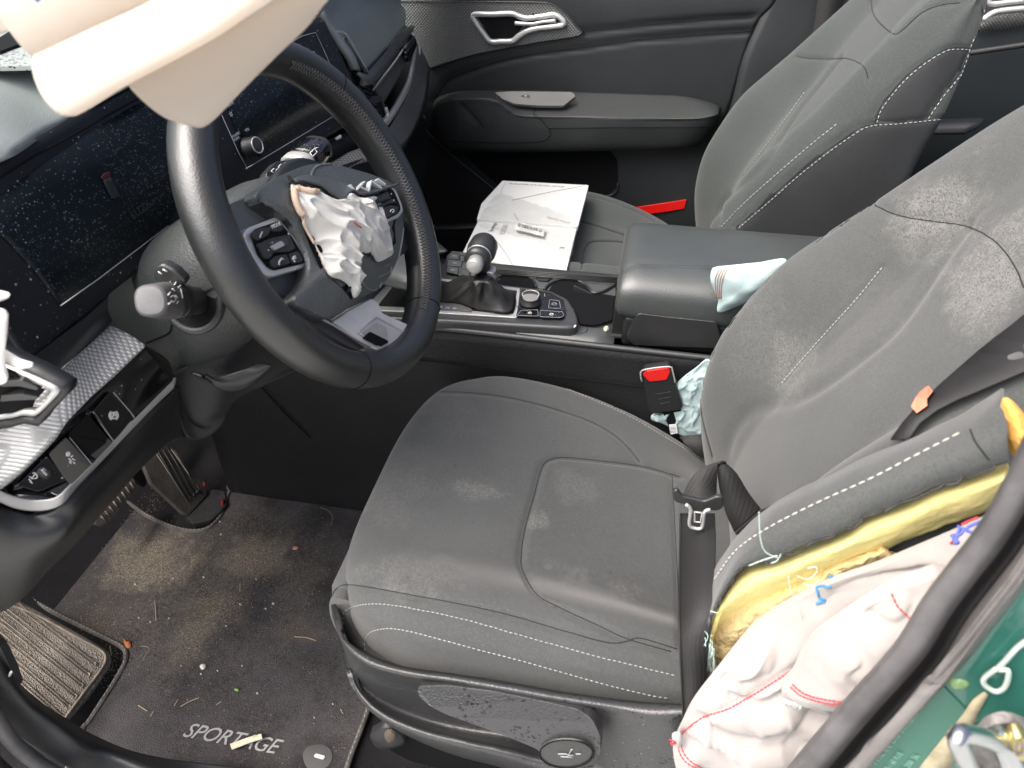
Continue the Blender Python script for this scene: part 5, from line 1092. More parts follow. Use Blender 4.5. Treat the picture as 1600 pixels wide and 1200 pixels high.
# ---- plastic side shield with lever
m_shd=M('wet_grained_shield',(.045,.046,.048),.32,bumps=[('v',430,.3,.0008)],mott=(12,.15),spec=.55,specks=[(230,.33,.6,(.010,.010,.011),14),(200,.14,.3,(.3,.3,.3),0)])
sh=sheet('side_shield',[
  YY([(517,945,-.572),(524,965,-.600),(531,990,-.622),(571,1020,-.640),(631,1041,-.648),(706,1052,-.650),(800,1067,-.652),(875,1080,-.654),(987,1095,-.656),(1070,1100,-.658),(1130,1102,-.658)]),
  YY([(520,968,-.582),(528,985,-.610),(540,1012,-.634),(578,1040,-.652),(640,1056,-.660),(710,1066,-.662),(800,1082,-.664),(880,1096,-.666),(990,1110,-.668),(1075,1112,-.668),(1130,1114,-.668)]),
  YY([(526,986,-.585),(533,1000,-.605),(549,1035,-.618),(590,1062,-.630),(650,1076,-.632),(715,1084,-.634),(800,1098,-.636),(880,1114,-.640),(990,1128,-.670),(1075,1132,-.672),(1130,1132,-.672)]),
  YY([(536,1012,-.582),(542,1025,-.602),(556,1060,-.614),(592,1092,-.624),(648,1118,-.628),(715,1136,-.630),(800,1150,-.634),(880,1168,-.642),(960,1190,-.666),(1075,1170,-.676),(1130,1170,-.676)]),
  YY([(541,1033,-.586),(548,1045,-.612),(558,1078,-.630),(592,1112,-.648),(648,1138,-.658),(712,1156,-.662),(790,1174,-.664),(870,1196,-.666),(970,1215,-.672),(1075,1215,-.678),(1130,1215,-.678)]),
  YY([(545,1046,-.582),(552,1058,-.608),(562,1092,-.626),(592,1122,-.644),(645,1152,-.654),(710,1172,-.658),(785,1190,-.660),(860,1212,-.662),(970,1240,-.668),(1075,1250,-.672),(1130,1250,-.672)]),
  YY([(552,1054,-.572),(560,1066,-.595),(572,1098,-.612),(602,1128,-.630),(650,1156,-.640),(710,1180,-.645),(785,1200,-.645),(860,1222,-.645),(970,1260,-.650),(1075,1270,-.655),(1130,1270,-.655)])],m_shd,ds,nu=90,nv=50,thick=.006)
lv=prism('height_lever',rc(YY([(652,1072,-.664),(700,1071,-.664),(770,1080,-.666),(850,1096,-.668),(902,1108,-.672),(926,1124,-.680),(938,1150,-.690),(938,1178,-.690),(925,1196,-.69),(880,1206,-.69),(852,1192,-.69),(842,1172,-.690),(800,1154,-.690),(740,1132,-.690),(700,1118,-.690),(672,1104,-.686),(654,1088,-.676)]),.006),M('wet_lever_plastic',(.05,.051,.053),.32,bumps=[('v',420,.35,.0009)],spec=.6,specks=[(220,.42,.8,(.012,.012,.013),26)]),sh,t=.022,bev=.005,seg=4)
cp=dome('lever_cap',Y(-.6915,[(926,1172),(922,1186),(906,1195),(880,1199),(856,1193),(844,1180),(846,1166),(862,1158),(886,1156),(912,1160)]),m_blk2,lv,h=.001,t=.002,n=60,rings=10,p=8)
ring_=[P(885+42*math.cos(t),1178+22*math.sin(t),'y',-.6925) for t in np.linspace(0,2*math.pi,40)[:-1]]
tube('cap_edge',ring_,.0007,m_void,cp,closed=True,n=5)
multi('seat_symbol',[tubev(Y(-.6935,s),.0007,5) for s in [[(872,1178),(884,1178),(888,1180),(896,1180)],[(889,1178),(893,1171),(895,1171)],[(900,1178),(908,1178)],[(876,1182),(894,1183)]]],m_gry,cp)
# rail and bolt at the front foot
ra=prism('seat_rail',rc(YY([(583,1130,-.61),(600,1120,-.61),(700,1150,-.61),(800,1190,-.61),(900,1230,-.61),(880,1250,-.61),(640,1190,-.61),(584,1160,-.61)]),.005),m_void,ds,t=.04,bev=.002)
dome('rail_foot',Y(-.62,[(578,1150),(586,1142),(600,1136),(618,1142),(632,1158),(626,1166),(600,1170),(586,1166)]),M('rail_foot_plastic',(.02,.02,.021),.5),ra,h=.008,t=.02,n=40)
dome('rail_bolt',Y(-.632,[(600,1148),(608,1144),(618,1150),(616,1158),(606,1160)]),M('dirty_bolt',(.12,.10,.08),.7,metal=.4,bumps=[('n',200,1,.002)]),ra,h=.003,t=.004,n=24)
# driver headrest edge at the right border
hr=loftrings('headrest',srings(V((.41,-.385,.93)),V((.25,0,1)).normalized(),V((1,0,0)),V((0,1,0)),[(0,.03),(.01,.055),(.03,.066),(.08,.07),(.15,.066),(.19,.05),(.2,.02)],n=48,asp=(.75,2.0)),fb,ds)
# ---- torn bolster: foam, cloth edge
fo_t=[(1092,1020),(1108,980),(1124,938),(1148,898),(1170,882),(1210,874),(1242,862),(1319,830),(1350,808),(1412,784),(1456,764),(1490,752),(1545,734),(1576,726)]
fo_b=[(1116,1012),(1116,990),(1124,966),(1165,940),(1200,926),(1232,912),(1270,893),(1330,868),(1375,852),(1420,832),(1470,812),(1510,798),(1540,785),(1572,760)]
N_=14
def blend(a,b,t): return [(p[0]*(1-t)+q[0]*t,p[1]*(1-t)+q[1]*t) for p,q in zip(a,b)]
fm=sheet('bolster_foam',[Y(-.612,[(a-3,b-6) for a,b in fo_t]),Y(-.634,blend(fo_t,fo_b,.08)),Y(-.646,blend(fo_t,fo_b,.3)),Y(-.650,blend(fo_t,fo_b,.6)),Y(-.644,blend(fo_t,fo_b,.9)),Y(-.632,[(a+4,b+10) for a,b in fo_b])],m_foam,ds,nu=160,nv=36,thick=.004,disp=lambda p,i,j:.0022*nz(p,45)+.0009*nz(p,140)+.0005*nz(p,300))
old=sheet('exposed_old_foam',[Y(-.630,[(1110,975),(1130,960),(1165,935),(1200,922),(1240,905),(1300,878),(1380,850)]),Y(-.640,[(1112,1010),(1135,985),(1170,958),(1205,938),(1245,915),(1300,886),(1380,855)]),Y(-.644,[(1118,1035),(1142,1010),(1180,978),(1215,950),(1255,925),(1310,893),(1385,862)]),Y(-.640,[(1128,1060),(1160,1030),(1200,990),(1240,955),(1275,935),(1330,900),(1400,870)])],m_foam2,ds,nu=90,nv=30,thick=.004,disp=lambda p,i,j:.004*nz(p,45)+.0045*abs(nz(p,90,4))+.001*nz(p,300))
prism('torn_cavity',rc([P(a,b,'y',-.6335) for a,b in [(1262,925),(1290,893),(1340,866),(1345,874),(1300,902),(1270,926)]],.003),m_void,ds,t=.002,bev=0)
dome('upper_foam',Y(-.64,[(1574,640),(1582,636),(1600,650),(1618,680),(1600,720),(1583,712),(1570,690),(1566,670)]),M('orange_foam',(.78,.42,.10),.95,bumps=[('n',170,.8,.004)],mott=(30,.12)),ds,h=.012,t=.01,n=50,disp=lambda p,e:.003*nz(p,80))
# bolster cloth (torn skin wrapping the outer edge)
bt_o=[(1080,1075),(1082,1040),(1096,985),(1112,935),(1135,885),(1165,845),(1210,808),(1260,780),(1310,756),(1370,728),(1430,703),(1480,684),(1520,668),(1548,650),(1566,636)]
bt_i=[(1094,1060),(1094,1020),(1109,978),(1124,938),(1148,898),(1172,881),(1215,872),(1250,858),(1319,830),(1350,808),(1412,784),(1456,764),(1500,749),(1545,735),(1578,722)]
bt_f=[(1078,1060),(1078,1020),(1092,962),(1106,915),(1126,872),(1152,838),(1190,800),(1240,768),(1290,745),(1350,715),(1410,690),(1466,664),(1505,646),(1535,626),(1566,606)]
rt=lambda p:.0015*nz(p,120)
skin=sheet('torn_bolster_cloth',[Y(-.600,bt_f),Y(-.624,blend(bt_f,bt_o,.6)),Y(-.640,blend(bt_o,bt_i,.15)),Y(-.652,blend(bt_o,bt_i,.5)),Y(-.656,blend(bt_o,bt_i,.85)),Y(-.652,[(a+4*nz(V((a*.05,b*.05,0)),1.),b+7*nz(V((a*.04,b*.06,3)),1.)) for a,b in bt_i])],fb,ds,nu=150,nv=30,thick=.0022,disp=lambda p,i,j:.0012*nz(p,40))
skv=bvh_me(skin)
osk=lambda pts,l=.0006,n=0:onto(skv,pts,l,n)
st1=[(1098,1010),(1106,960),(1122,905),(1146,872),(1172,848),(1230,815),(1300,782),(1368,752),(1420,722),(1480,690),(1516,671)]
st2=[(1118,905),(1150,862),(1200,826),(1280,785),(1360,749),(1440,708),(1515,670)]
dashes('bolster_stitching',[osk(st2,.0008,90)],M('dusty_white_thread',(.5,.48,.44),.8),skin,.0048,.0020,.0008)
darkline(skin,skv,[(1516,671),(1524,690),(1540,712),(1545,718)])
pth=[p+V((nz(p,160,3),nz(p,160,8),nz(p,160,12)))*.004 for p in [P(a,b,'y',-.655) for a,b,_ in cr([(x,y,0) for x,y in bt_i[1:]],150)]]
tube('frayed_cloth_edge',pth,[.0006+.0012*abs(nz(p,130)) for p in pth],M('frayed_cloth',(.05,.05,.05),.95),skin,n=6)
# frayed threads
m_fray=M('mint_thread',(.55,.72,.64),.8)
fr=[]
random.seed(11)
for k in range(46):
    x0,y0=random.uniform(1098,1112),random.uniform(985,1020); L_=random.uniform(20,55); dx=random.uniform(-14,8)
    pts=[P(x0+dx*t+4*math.sin(t*4+k),y0+L_*t,'y',-.658-.004*math.sin(k+t*3)) for t in np.linspace(0,1,9)]
    fr.append(tubev(pts,.00035,4))
for (s) in [[(1112,1010),(1116,1040),(1108,1062),(1092,1078)],[(1232,900),(1236,925),(1246,950),(1256,975),(1262,985)],[(1186,800),(1188,840),(1196,862),(1216,872)],[(1246,900),(1262,905),(1276,894),(1274,886),(1262,888)],[(1205,880),(1214,876),(1220,866)],[(1170,884),(1190,876),(1215,868)],[(1255,912),(1270,915),(1280,906)],[(1110,955),(1122,958)]]:
    multi('loose_thread',[tubev([P(a,b,'y',-.664) for a,b,_ in cr([(x,y,0) for x,y in s],30)],.00045,4)],m_fray,skin)
multi('thread_tuft',fr,m_fray,skin)
dome('torn_lining_scrap',Y(-.658,[(1092,1035),(1100,1012),(1112,1020),(1122,1040),(1128,1052),(1120,1062),(1104,1066),(1092,1060),(1098,1048)]),M('grey_felt_scrap',(.22,.20,.18),.95,bumps=[('n',200,1,.003)],mott=(60,.3)),skin,h=.003,t=.001,n=50,disp=lambda p,e:.004*nz(p,120))
# ---- side airbag
sa=thing('side_airbag','large white deployed side airbag with red stitching bulging from the torn driver seat bolster',"airbag",tuple(P(1250,1100,'y',-.70)))
al_=[(1054,1165),(1060,1150),(1067,1136),(1086,1099),(1124,1050),(1165,998),(1188,974),(1240,942),(1300,912),(1375,886),(1487,840),(1547,814),(1620,786),(1640,900),(1560,1060),(1440,1220),(1300,1340),(1130,1320),(1070,1230),(1054,1190)]
def sa_disp(p,e):
    q=p+V((nz(p,9,1),nz(p,9,2),nz(p,9,3)))*.02
    f=max(0,1-abs(nz(q,11,4))*5)
    g=max(0,1-abs(nz(V((q.x*.6+q.z*.5,q.y,q.z-q.x*.6)),16,7))*6)
    return (.012*f-.009*g+.012*nz(p,7,9)+.003*max(0,1-abs(nz(q,30,6))*5)*max(0,nz(p,8,12)+.3)+.002*nz(p,40,2))*min(1,(1-e)*6)
bag=dome('airbag_cushion',YY([(a,b,-.655-.04*max(0,min(1,(1180-a)/100))) for a,b in al_]),m_bag,sa,h=.05,t=.006,n=260,rings=90,p=2.2,cen=P(1330,1060,'y',-.655),disp=sa_disp)
bgv=bvh_me(bag)
obg=lambda pts,l=.0006,n=0:onto(bgv,pts,l,n)
rl=[[(1060,1158),(1072,1140),(1101,1120),(1139,1107),(1188,1079),(1240,1046),(1262,1034)],[(1265,1033),(1277,1027),(1290,1018)],[(1060,1158),(1062,1174),(1072,1190),(1092,1202)],[(1064,1158),(1067,1172),(1078,1188),(1102,1203)]]
for l in rl[:2]: groove(bag,[obg(l,0,60)],.004,.003)
bgv=bvh_me(bag)
dashes('red_stitching',[obg(l,.0007,120) for l in rl],m_red,bag,.0030,.0006,.0007)
dashes('pale_seam',[obg([(1101,1116),(1150,1092),(1200,1066),(1245,1040)],.0004,60)],M('tan_line',(.45,.38,.34),.8),bag,.004,.001,.0003)
fo=dome('folded_panel',Y(-.700,[(1222,1086),(1232,1074),(1244,1060),(1270,1012),(1320,975),(1394,928),(1440,912),(1470,905),(1500,930),(1440,1010),(1380,1080),(1330,1120),(1292,1118),(1262,1106),(1240,1104)]),m_bag,bag,h=.028,t=.012,n=200,rings=50,p=2.4,disp=lambda p,e:(.005*nz(p,22,5)-.003*max(0,1-abs(nz(p,26,2))*6)+.001*nz(p,90))*min(1,(1-e)*6))
fov=bvh_me(fo)
dashes('red_stitching',[onto(fov,s,.0008,80) for s in [[(1239,1069),(1256,1083),(1285,1092),(1330,1098)],[(1236,1073),(1254,1088),(1285,1097),(1326,1102)],[(1394,928),(1402,945),(1412,957),(1424,967)]]],m_red,fo,.0030,.0006,.0007)
mt=[]
for k in range(16):
    a=(1226+k*1.8,1092+k*.7); mt.append(tubev(YY([(a[0],a[1],-.705),(a[0]-3+random.uniform(-2,2),a[1]+random.uniform(4,11),-.706)]),.0004,4))
multi('frayed_edge',mt,m_wht,fo)
m_ink=M('faded_blue_ink',(.05,.25,.55),.8)
for s in [[(1278,918),(1281,930),(1300,925)],[(1276,944),(1288,935),(1289,932),(1276,944)],[(1282,938),(1284,942),(1290,934)],[(1295,894),(1300,896),(1301,893)]]:
    pass
lt=[[(1300,915),(1279,917),(1278,931)],[(1276,944),(1288,936),(1274,934)],[(1283,935),(1284,940)],[(1295,893),(1300,897)],[(1276,944),(1290,930)]]
multi('blue_lettering',[tubev(obg(s,.0008,14),.0010,5) for s in [[(1299,916),(1278,918),(1279,931)],[(1275,943),(1289,938),(1279,933)],[(1283,941),(1284,935)],[(1293,893),(1301,896),(1300,892)]] if len(obg(s,.0008,14))>2],m_ink,bag)
sq=[tubev(obg(s,.001,24),.0011,5) for s in [[(1487,838),(1500,835),(1515,824),(1535,815)],[(1492,850),(1496,838),(1500,826),(1498,818)],[(1500,826),(1515,830),(1524,834)],[(1490,838),(1492,846),(1498,848),(1494,842)]] if len(obg(s,.001,24))>2]
if sq: multi('blue_scribble',sq,M('violet_ink',(.12,.15,.6),.7),bag)
sq=[tubev(obg(s,.0014,14),.0008,5) for s in [[(1505,818),(1515,812),(1530,810)],[(1486,849),(1489,846)]] if len(obg(s,.001,24))>2]
if sq: multi('red_scribble',sq,m_red,bag)
tuft=dome('corner_tuft',Y(-.704,[(1050,1152),(1056,1148),(1064,1150),(1066,1160),(1060,1168),(1052,1164)]),m_bag,bag,h=.004,t=.003,n=24)
multi('thread_ends',[tubev(Y(-.708,s),.0006,5) for s in [[(1056,1160),(1046,1155)],[(1056,1161),(1047,1161)],[(1056,1162),(1048,1164)]]],m_red,tuft)
# ---- passenger seat
m_fp=M('darker_seat_cloth',(.056,.064,.062),.92,bumps=[('w',420,.35,.0005),('n',900,.35,.0006)],mott=(6,.10),sheen=.2,spec=.2,specks=[(800,.6,.5,(.065,.074,.072),0),(700,.55,.35,(.048,.055,.053),0)])  # darker, greener version of the driver seat cloth
ps,pb_,pc,pbv,pcv=make_seat('car_seat','dark grey cloth passenger seat behind the console',YP,(m_fp,m_fp),None)
op2=lambda pts,l=0,n=0:onto(pbv,pts,l,n)
psho=[(1244,87),(1262,91),(1300,92),(1322,91),(1340,97),(1352,108),(1356,122)]
pv1=[(1310,94),(1290,120),(1250,170),(1220,215),(1190,260),(1150,295),(1128,320),(1120,350)]
pins=[(1257,144),(1230,182),(1195,230),(1162,272)]
pst1=[(1127,355),(1160,320),(1210,275),(1260,232),(1312,190)]
pdl=[(1150,355),(1190,320),(1240,276),(1285,240),(1322,214),(1345,199),(1364,194)]
pst2=[(1366,194),(1400,192),(1440,188),(1478,184)]
parch=[(1367,190),(1374,170),(1390,148),(1415,120),(1445,96),(1475,78),(1495,75),(1514,76)]
prear=[(1447,184),(1470,150),(1500,112),(1520,70),(1534,30),(1534,8)]
pseat_=[(1361,0),(1364,20),(1375,36),(1397,53),(1412,45),(1440,20),(1470,8),(1500,4)]
for ln in (psho,pins,pdl,pst2,parch,prear,pseat_): groove(pb_,[op2(ln,0,70)],.0035,.0028)
groove(pb_,[op2(pv1,0,80)],.010,.005)
for ln in (psho,pdl,parch,prear,pseat_): darkline(pb_,pbv,ln)
pb2=bvh_me(pb_)
dashes('backrest_stitching',[onto(pb2,l,.0007,80) for l in (pins,pst1,[(a+4,b+2) for a,b in pdl],[(a,b+2) for a,b in pst2],[(a+3,b+2) for a,b in parch],[(a+3,b+2) for a,b in prear])],m_thr,pb_,.0045,.0025,.0007)
m_side=M('black_side_cloth',(.022,.024,.026),.9,bumps=[('w',420,.35,.0005)],mott=(8,.15))
def proj(p):
    q=p-CAM; c=[q.x*rr[k]+q.y*uu[k]+q.z*zz[k] for k in range(3)]; return 800+F*c[0]/c[2],600+F*c[1]/c[2]
def inpoly(x,y,pl):
    r=False
    for i in range(len(pl)):
        a,b=pl[i-1],pl[i]
        if (a[1]>y)!=(b[1]>y) and x<(b[0]-a[0])*(y-a[1])/(b[1]-a[1])+a[0]: r=not r
    return r
def panel(o,pl,mat_,ymax):
    o.data.materials.append(mat_); k=len(o.data.materials)-1
    for f in o.data.polygons:
        c=f.center
        if c.y<ymax and f.normal.dot(CAM-c)>0 and inpoly(*proj(c),pl): f.material_index=k
panel(pb_,[(1120,400),(1152,356),(1190,321),(1240,277),(1285,241),(1322,215),(1345,200),(1364,194),(1400,192),(1440,188),(1480,183),(1470,215),(1420,290),(1380,340),(1330,400)],m_side,.25)
print('PANEL',sum(1 for f in pb_.data.polygons if f.material_index),[m.name for m in pb_.data.materials])
panel(pb_,[(1367,190),(1374,170),(1390,148),(1415,120),(1445,96),(1475,78),(1495,75),(1514,76),(1500,110),(1470,152),(1447,186),(1400,191)],m_side,.25)
pil_=[(915,304),(940,310),(975,322),(1010,338),(1030,352),(1045,362)]
pc_i=[(905,345),(930,352),(960,362),(990,372)]; pc_j=[(908,420),(912,395),(918,382),(930,377),(960,377),(980,380)]
for ln in (pil_,pc_i,pc_j): groove(pc,[onto(pcv,ln,0,60)],.004,.004)
for ln in (pc_i,pc_j): darkline(pc,pcv,ln)
dashes('cushion_stitching',[onto(bvh_me(pc),pil_,.0006,60)],M('dim_thread',(.2,.22,.21),.8),pc,.0045,.0025,.0006)
# ================================================================== BELTS
def webbing(name,edges_a,edges_b,par,th=.0015,nu=40,nv=6): return sheet(name,[edges_a,edges_b],m_web,par,nu=nu,nv=None,thick=th)
tb=thing('driver_seat_belt','dark driver seat belt webbing looped over the seat with metal latch plate','seat belt',tuple(P(1090,800,'y',-.55)))
A_=YY([(1062,802,-.48),(1060,900,-.58),(1060,990,-.655),(1064,1080,-.672),(1067,1140,-.682),(1070,1240,-.69)])
B_=YY([(1117,802,-.48),(1117,850,-.56),(1113,950,-.645),(1104,1050,-.668),(1098,1140,-.684),(1098,1240,-.692)])
webbing('lap_webbing',A_,B_,tb)
tube('webbing_edge',[a.lerp(b,.03)+V((0,-.001,.001)) for a,b in zip(A_,B_)],.0007,m_gry if False else m_web,tb,sm=40)
L0=YY([(1064,778,-.475),(1080,748,-.46),(1100,730,-.45),(1127,720,-.44),(1135,722,-.44)])
L1=YY([(1119,778,-.475),(1120,768,-.465),(1120,758,-.458),(1121,742,-.452),(1121,724,-.445)])
webbing('loop_webbing',L0,L1,tb)
L2=YY([(1121,722,-.444),(1124,760,-.452),(1134,800,-.462),(1148,832,-.47)])
L3=YY([(1131,721,-.44),(1150,738,-.442),(1170,770,-.446),(1189,795,-.45)])
webbing('hanging_webbing',L2,L3,tb)
L4=YY([(1148,833,-.472),(1164,838,-.482),(1200,812,-.52),(1240,785,-.56),(1276,764,-.60)])
L5=YY([(1186,798,-.452),(1200,792,-.47),(1225,780,-.51),(1250,772,-.555),(1282,762,-.60)])
webbing('twisted_webbing',L4,L5,tb)
S1=ob([(1680,450),(1640,490),(1600,524),(1556,556),(1490,614),(1431,668),(1405,700)],.012,16)
S2=ob([(1720,530),(1680,552),(1640,572),(1600,592),(1530,628),(1468,660),(1430,696)],.012,16)
S1=[V((.52,-.70,1.12)),V((.46,-.62,.99))]+S1; S2=[V((.565,-.70,1.10)),V((.505,-.60,.965))]+S2
webbing('shoulder_webbing',S1,S2,tb)
ob2=lambda pts,l:onto(dbv,pts,l)
stk=prism('orange_sticker',ob2([(1467,624),(1472,623),(1477,632),(1467,643),(1466,652),(1449,664),(1442,657),(1450,644),(1457,632)],.015),M('orange_sticker',(.85,.28,.17),.6),tb,t=.0008,bev=0)
lp=prism('latch_plate',rc([P(a,b,'y',-.518) for a,b in [(1051,768),(1058,765),(1066,776),(1100,784),(1120,776),(1130,778),(1130,794),(1122,799),(1104,797),(1096,800),(1078,798),(1072,789),(1056,786),(1051,778)]],.003),m_blk2,tb,t=.005,bev=.0015)
tube('metal_tongue',[P(a,b,'y',-.525) for a,b in [(1072,788),(1079,796),(1077,818),(1081,824),(1094,826),(1098,820),(1101,800),(1110,796)]],.0018,m_silv,lp,n=8,sm=40)
tube('tongue_window',[P(a,b,'y',-.526) for a,b in [(1086,800),(1097,801),(1095,816),(1085,815)]],.0009,m_silv,lp,closed=True,n=8)
bc=thing('belt_buckle','black seat belt buckle with red release button beside the driver seat','belt buckle',tuple(P(1040,640,'y',-.14)))
box_=prism('buckle_housing',rc([P(a,b,'y',-.16) for a,b in [(1002,586),(1006,578),(1046,573),(1050,580),(1067,636),(1063,642),(1018,648),(1012,640)]],.004),m_blk,bc,t=.018,bev=.004,seg=3)
prism('release_button',rc([P(a,b,'y',-.1625) for a,b in [(1004,586),(1010,580),(1044,575),(1048,580),(1042,594),(1014,597)]],.003),m_redp,bc,t=.008,bev=.0015)
tube('button_rim',[P(a,b,'y',-.163) for a,b in [(1003,596),(1001,586),(1006,578),(1045,573),(1051,580),(1055,598)]],.0012,m_silv2,bc,sm=30)
for s in [[(1024,616),(1049,612)],[(1028,624),(1049,620)],[(1032,631),(1047,628)]]:
    dashes('embossed_text',[[P(a,b,'y',-.1612) for a,b in [s[0],((s[0][0]+s[1][0])/2,(s[0][1]+s[1][1])/2),s[1]]]],M('emboss_grey',(.07,.07,.07),.6),bc,.0018,.0012,.0006)
prism('buckle_stalk',rc([P(a,b,'y',-.155) for a,b in [(1036,646),(1052,643),(1058,664),(1058,680),(1047,681),(1044,666)]],.002),m_void,bc,t=.006,bev=.001)
tg=prism('stalk_tag',rc([P(a,b,'y',-.157) for a,b in [(1045,664),(1057,663),(1059,677),(1048,679)]],.001),m_wht,bc,t=.001,bev=0)
multi('tag_print',[tubev([P(1048+k*3,668+j*5,'y',-.1575),P(1049.5+k*3,671+j*5,'y',-.1575)],.0004,4) for k in range(3) for j in range(2)],m_void,tg)
webbing('anchor_strap',[P(a,b,'y',-.165) for a,b in [(1062,682),(1090,680),(1110,684)]],[P(a,b,'y',-.175) for a,b in [(1072,695),(1095,715),(1118,724)]],bc)
# blue-white airbag between the seats
m_blu=M('pale_blue_airbag_cloth',(.42,.54,.54),.85,mott=(14,.06),bumps=[('w',600,.15,.0003)])
ia=thing('inner_airbag','pale blue airbag cloth wedged between console and driver backrest','airbag',tuple(P(1100,600,'y',-.14)))
dome('upper_piece',Y(-.125,[(1112,424),(1118,419),(1145,416),(1185,412),(1230,408),(1200,450),(1150,480),(1122,488),(1122,470),(1114,448),(1110,436)]),m_blu,ia,h=.012,t=.004,n=80,rings=24,disp=lambda p,e:.003*nz(p,50))
dome('lower_piece',Y(-.150,[(1055,606),(1088,576),(1110,565),(1120,620),(1115,690),(1090,684),(1064,680),(1040,664),(1018,656),(1024,648),(1060,652),(1064,640)]),m_blu,ia,h=.006,t=.004,n=120,rings=30,disp=crumple(.006,35,6))
up_v=[o for o in bpy.data.objects if o.name=='upper_piece'][0]
uv=bvh_me(up_v)
for k in range(4): 
    pts=onto(uv,[(1124+k*4,421),(1118+k*4,434),(1118+k*3,450),(1121+k*2,466)],.0006,20)
    if len(pts)>2: tube('brown_stitching',pts,.0006,M('brown_thread',(.45,.2,.13),.8) if k==0 else bpy.data.materials['brown_thread'],up_v,n=5)
# ================================================================== PASSENGER DOOR SIDE
pd=thing('passenger_door','dark front passenger door with knurled upper trim, armrest and silver inner handle','door',(-.2,.72,.3))
m_dr=M('door_plastic',(.020,.0225,.024),.48,bumps=[('v',500,.3,.0008)],mott=(8,.12))
m_dl=M('door_soft_panel',(.030,.0335,.034),.5,bumps=[('v',420,.4,.001)],mott=(8,.1))
yd=.70
base=sheet('door_panel',[YY([(400,-120,yd+.02),(760,-120,yd+.02),(1000,-120,yd+.02),(1240,-120,yd+.02)]),YY([(430,-6,yd),(760,-6,yd),(1000,-6,yd),(1215,-6,yd)]),
  YY([(460,90,yd),(800,80,yd),(1000,60,yd),(1178,45,yd)]),YY([(480,170,yd),(800,165,yd),(1000,165,yd),(1140,165,yd)]),YY([(480,235,yd+.01),(800,235,yd+.01),(1000,235,yd+.01),(1112,235,yd+.01)]),YY([(480,330,yd+.01),(800,330,yd+.01),(950,330,yd),(1100,330,yd-.01)]),YY([(480,470,yd+.01),(800,470,yd+.01),(950,470,yd),(1100,470,yd-.01)])],m_dr,pd,nu=120,nv=110,thick=.02)
bdv=bvh_me(base)
odr=lambda pts,l=.001,n=0,c=False:onto(bdv,pts,l,n,c)
ln1=[(905,50),(1000,40),(1090,32),(1176,26)]; ln2=[(676,160),(686,146),(694,131),(712,119),(775,97),(837,84),(900,76),(1000,62),(1090,55),(1172,49)]
groove(base,[odr(ln1,0,60),odr(ln2,0,90)],.005,.006)
tube('panel_line',odr(ln1,.0002,60),.0009,m_void,base); tube('panel_line',odr(ln2,.0002,60),.0010,m_void,base)
ut=prism('knurled_trim',[p for p in odr([(600,1),(737,2),(800,2),(837,3),(862,6),(887,22),(900,38),(912,50),(900,56),(870,61),(837,66),(790,75),(744,84),(705,95),(672,106),(660,80),(645,50),(620,20)],.004)],m_knd,pd,t=.006,bev=0)
tube('trim_top_edge',odr([(600,1),(737,2),(837,3),(862,6),(887,22),(900,38),(912,50)],.006,40),.0014,m_blk2,ut)
tube('trim_lower_edge',odr([(672,106),(705,95),(744,84),(790,75),(837,66),(870,61),(900,56),(912,51)],.006,40),.0010,m_void,ut)
# handle
hl=prism('handle_recess',rc(odr([(748,26),(803,24),(820,34),(806,58),(770,62)],.008),.004),m_void,pd,t=.003,bev=0)
hf=tube('handle_frame',odr([(741,22),(770,21),(800,20),(812,24),(826,27),(850,24),(868,22),(882,32),(880,37),(860,40),(842,42),(826,46),(812,54),(802,62),(785,63),(768,63),(758,52),(748,38)],.010),.0058,m_silv,pd,n=12,closed=True,sm=90)
tube('handle_lever',odr([(806,34),(830,35),(850,32),(870,30)],.013),.0042,m_silv,hf,n=10,sm=20)
prism('handle_slot',rc(odr([(818,34),(828,31),(872,27),(874,31),(850,35),(822,38)],.016),.002),m_void,hf,t=.001,bev=0)
tube('handle_joint',odr([(834,18),(835,24),(836,29)],.013),.0014,m_void,hf,n=6)
# armrest
aw=.62
ar_t=YY([(676,170,.69),(684,162,.68),(700,156,.66),(719,154,.63),(769,154,aw),(790,165,aw),(806,176,aw),(834,180,aw),(900,181,aw),(1000,182,aw),(1080,183,aw),(1118,178,.63),(1124,172,.68)])
ar_b0=YY([(676,160,.70),(684,152,.70),(700,146,.70),(722,142,.70),(772,141,.70),(800,141,.70),(812,141,.70),(840,141,.70),(894,143,.70),(1000,147,.70),(1067,150,.70),(1110,160,.70),(1126,168,.70)])
ar_m=YY([(676,190,.68),(684,192,.66),(700,194,.64),(722,196,aw+.005),(772,200,aw),(800,202,aw),(830,204,aw),(860,206,aw),(900,206,aw),(1000,206,aw),(1070,206,aw),(1108,204,.64),(1118,190,.68)])
ar_u=YY([(678,212,.69),(686,222,.68),(700,232,.66),(722,235,.65),(772,236,.64),(800,236,.64),(830,236,.64),(860,236,.64),(900,235,.64),(1000,233,.64),(1060,231,.64),(1092,224,.66),(1112,200,.69)])
am=sheet('armrest',[ar_b0,ar_t,[a.lerp(b,.12)+V((0,-.004,0)) for a,b in zip(ar_t,ar_m)],ar_m,ar_u,[p+V((0,.05,-.005)) for p in ar_u]],m_dl,pd,nu=80,nv=40,thick=.005)
amv=bvh_me(am)
oam=lambda pts,l=.001,n=0:onto(amv,pts,l,n)
groove(am,[oam([(719,156),(735,172),(750,195),(720,165)],0,40)],.004,.003)
for s in [[(690,220),(740,222),(800,223),(845,221),(858,214),(860,206),(850,192),(836,180)],[(858,201),(920,200),(1000,199),(1109,199)],[(836,170),(834,180)],[(719,155),(730,168),(748,188),(756,200)]]:
    p_=oam(s,.0004,50)
    if len(p_)>2: tube('armrest_line',p_,.0009,m_void,am,n=5)
